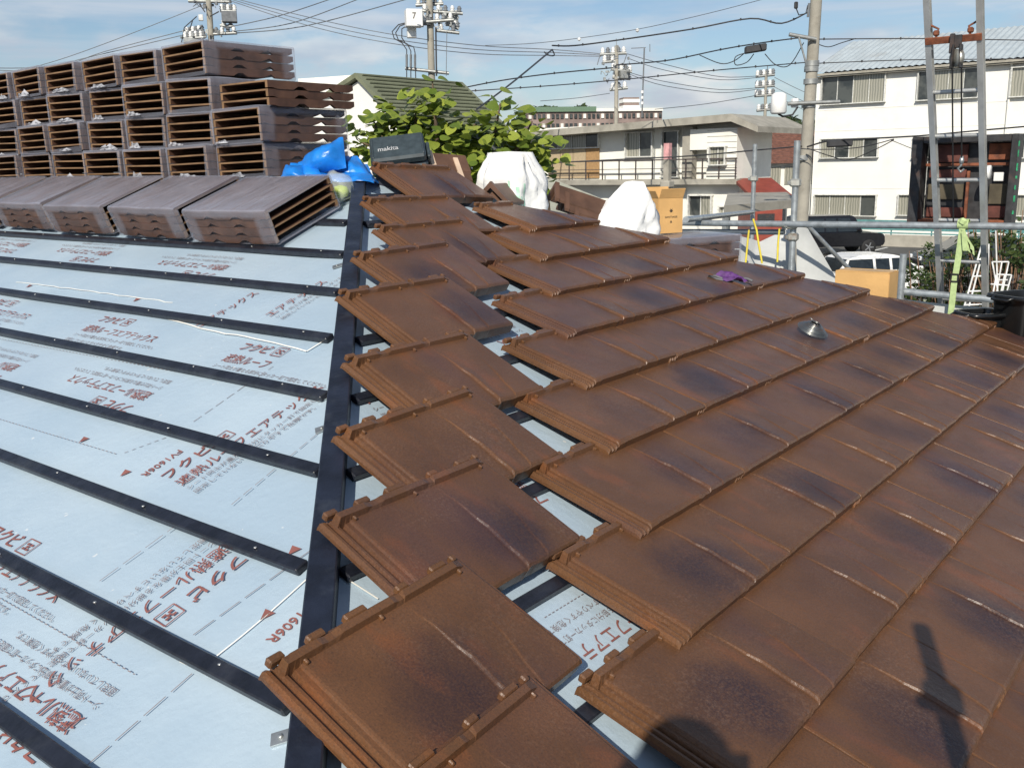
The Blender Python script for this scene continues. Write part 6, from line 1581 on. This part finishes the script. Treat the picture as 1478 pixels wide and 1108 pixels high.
nk = HC - upv*.17 - hf*.03; ch = HC-upv*.38-hf*.07; be = HC-upv*.62-hf*.07; pe = HC-upv*.80-hf*.08
sL, sR = HC-upv*.27-hr*.18-hf*.06, HC-upv*.27+hr*.18-hf*.06
hndR = CAM - CF*.035 + CR*.075 - CU*.05; hndL = CAM - CF*.035 - CR*.085 - CU*.05
elR = (sR+hndR)/2 - upv*.17 + hr*.10; elL = (sL+hndL)/2 - upv*.17 - hr*.10
legt = pe.z - deck
hipL, hipR = pe-hr*.10-upv*.06, pe+hr*.10-upv*.06
ftL, ftR = Vector((feet.x, feet.y, deck+.07))-hr*.14, Vector((feet.x, feet.y, deck+.07))+hr*.14
knL, knR = (hipL+ftL)/2+hf*.03, (hipR+ftR)/2+hf*.03
V = [pe, be, ch, nk, HC-upv*.05, sL, elL, hndL-CF*.02, sR, elR, hndR-CF*.02, hipL, knL, ftL, ftL+hf*.16-upv*.03, hipR, knR, ftR, ftR+hf*.16-upv*.03]
E_ = [(0, 1), (1, 2), (2, 3), (3, 4), (2, 5), (5, 6), (6, 7), (2, 8), (8, 9), (9, 10), (0, 11), (11, 12), (12, 13), (13, 14), (0, 15), (15, 16), (16, 17), (17, 18)]
RAD = [(.15, .11), (.145, .11), (.16, .11), .058, .062, .075, .05, .032, .075, .05, .032, .085, .062, .045, .04, .085, .062, .045, .04]
skin_body('body', V, E_, RAD, 0, MAT['work_jacket'], per)
mb = MB(); g = []
for i in range(13):
    a = math.pi*i/12; row = []
    for j in range(21):
        b = 2*math.pi*(j % 20)/20; x, y = math.sin(a)*math.cos(b), math.sin(a)*math.sin(b); z = math.cos(a)
        q = hr*(.076*x) + hf*(.096*y) + upv*(.115*z)
        if y > .6 and -.25 < z < .1 and abs(x) < .25: q += hf*.018*(1-abs(x)*4)   # nose
        if z < -.3: q -= (hr*x*.076)*(.25*(-z-.3)*1.3)
        row.append(HC+q)
    g.append(row)
mb.sheet(g)
for k in (-1, 1): mb.lathe([(.004, -.012), (.028, -.006), (.03, .006), (.004, .012)], 10, Matrix((upv, hf, hr*k)).transposed(), tuple(HC+hr*k*.078-upv*.01))
ob = mb.build('head', MAT['skin_tone']); local(setp(ob, per), per)
mb = MB(); g = []
for i in range(8):
    a = math.pi*.52*i/7; row = []
    for j in range(25):
        b = 2*math.pi*(j % 24)/24; row.append(HC+upv*.03+hr*(.098*math.sin(a)*math.cos(b))+hf*(.12*math.sin(a)*math.sin(b))+upv*(.112*math.cos(a)))
    g.append(row)
g.append([HC+upv*.022+(q-HC-upv*.03)*1.16-upv*.0 for q in g[-1]])
mb.sheet(g); ob = mb.build('helmet', MAT['helmet_white']); local(setp(ob, per), per)
# hands: palm and five separate fingers closing on the phone edges from behind
def hand(c, side, nm):
    vs, es, rs = [c-CF*.035-CU*.02, c-CF*.018, c+CU*.02-CF*.014], [(0, 1), (1, 2)], [.026, .030, .028]
    for k in range(4):
        b = len(vs); o_ = c + CU*(.030-.019*k) - CF*.014; L = (.9, 1.0, .95, .75)[k]
        vs += [o_, o_+CR*side*-.022*L-CF*.012, o_+CR*side*-.048*L-CF*.010]; rs += [.0095, .009, .0075]; es += [(2 if k < 2 else 1, b), (b, b+1), (b+1, b+2)]
    b = len(vs); vs += [c-CU*.022-CF*.022, c-CU*.02-CR*side*.03-CF*.030, c-CU*.008-CR*side*.052-CF*.028]; rs += [.012, .011, .009]; es += [(1, b), (b, b+1), (b+1, b+2)]
    return skin_body(nm, vs, es, rs, 1, MAT['skin_tone'], per, 1)
hand(hndR, 1, 'hand'); hand(hndL, -1, 'hand')
Mp_ = Matrix((CR, CU, CF)).transposed()
tag(MB().box(CAM-CF*.014-CR*.02-CU*.008, (.128, .064, .0085), Mp_, .003).build('mobile_phone', MAT['phone_black']), 'black phone held in both hands by the person in work clothes', 'phone')
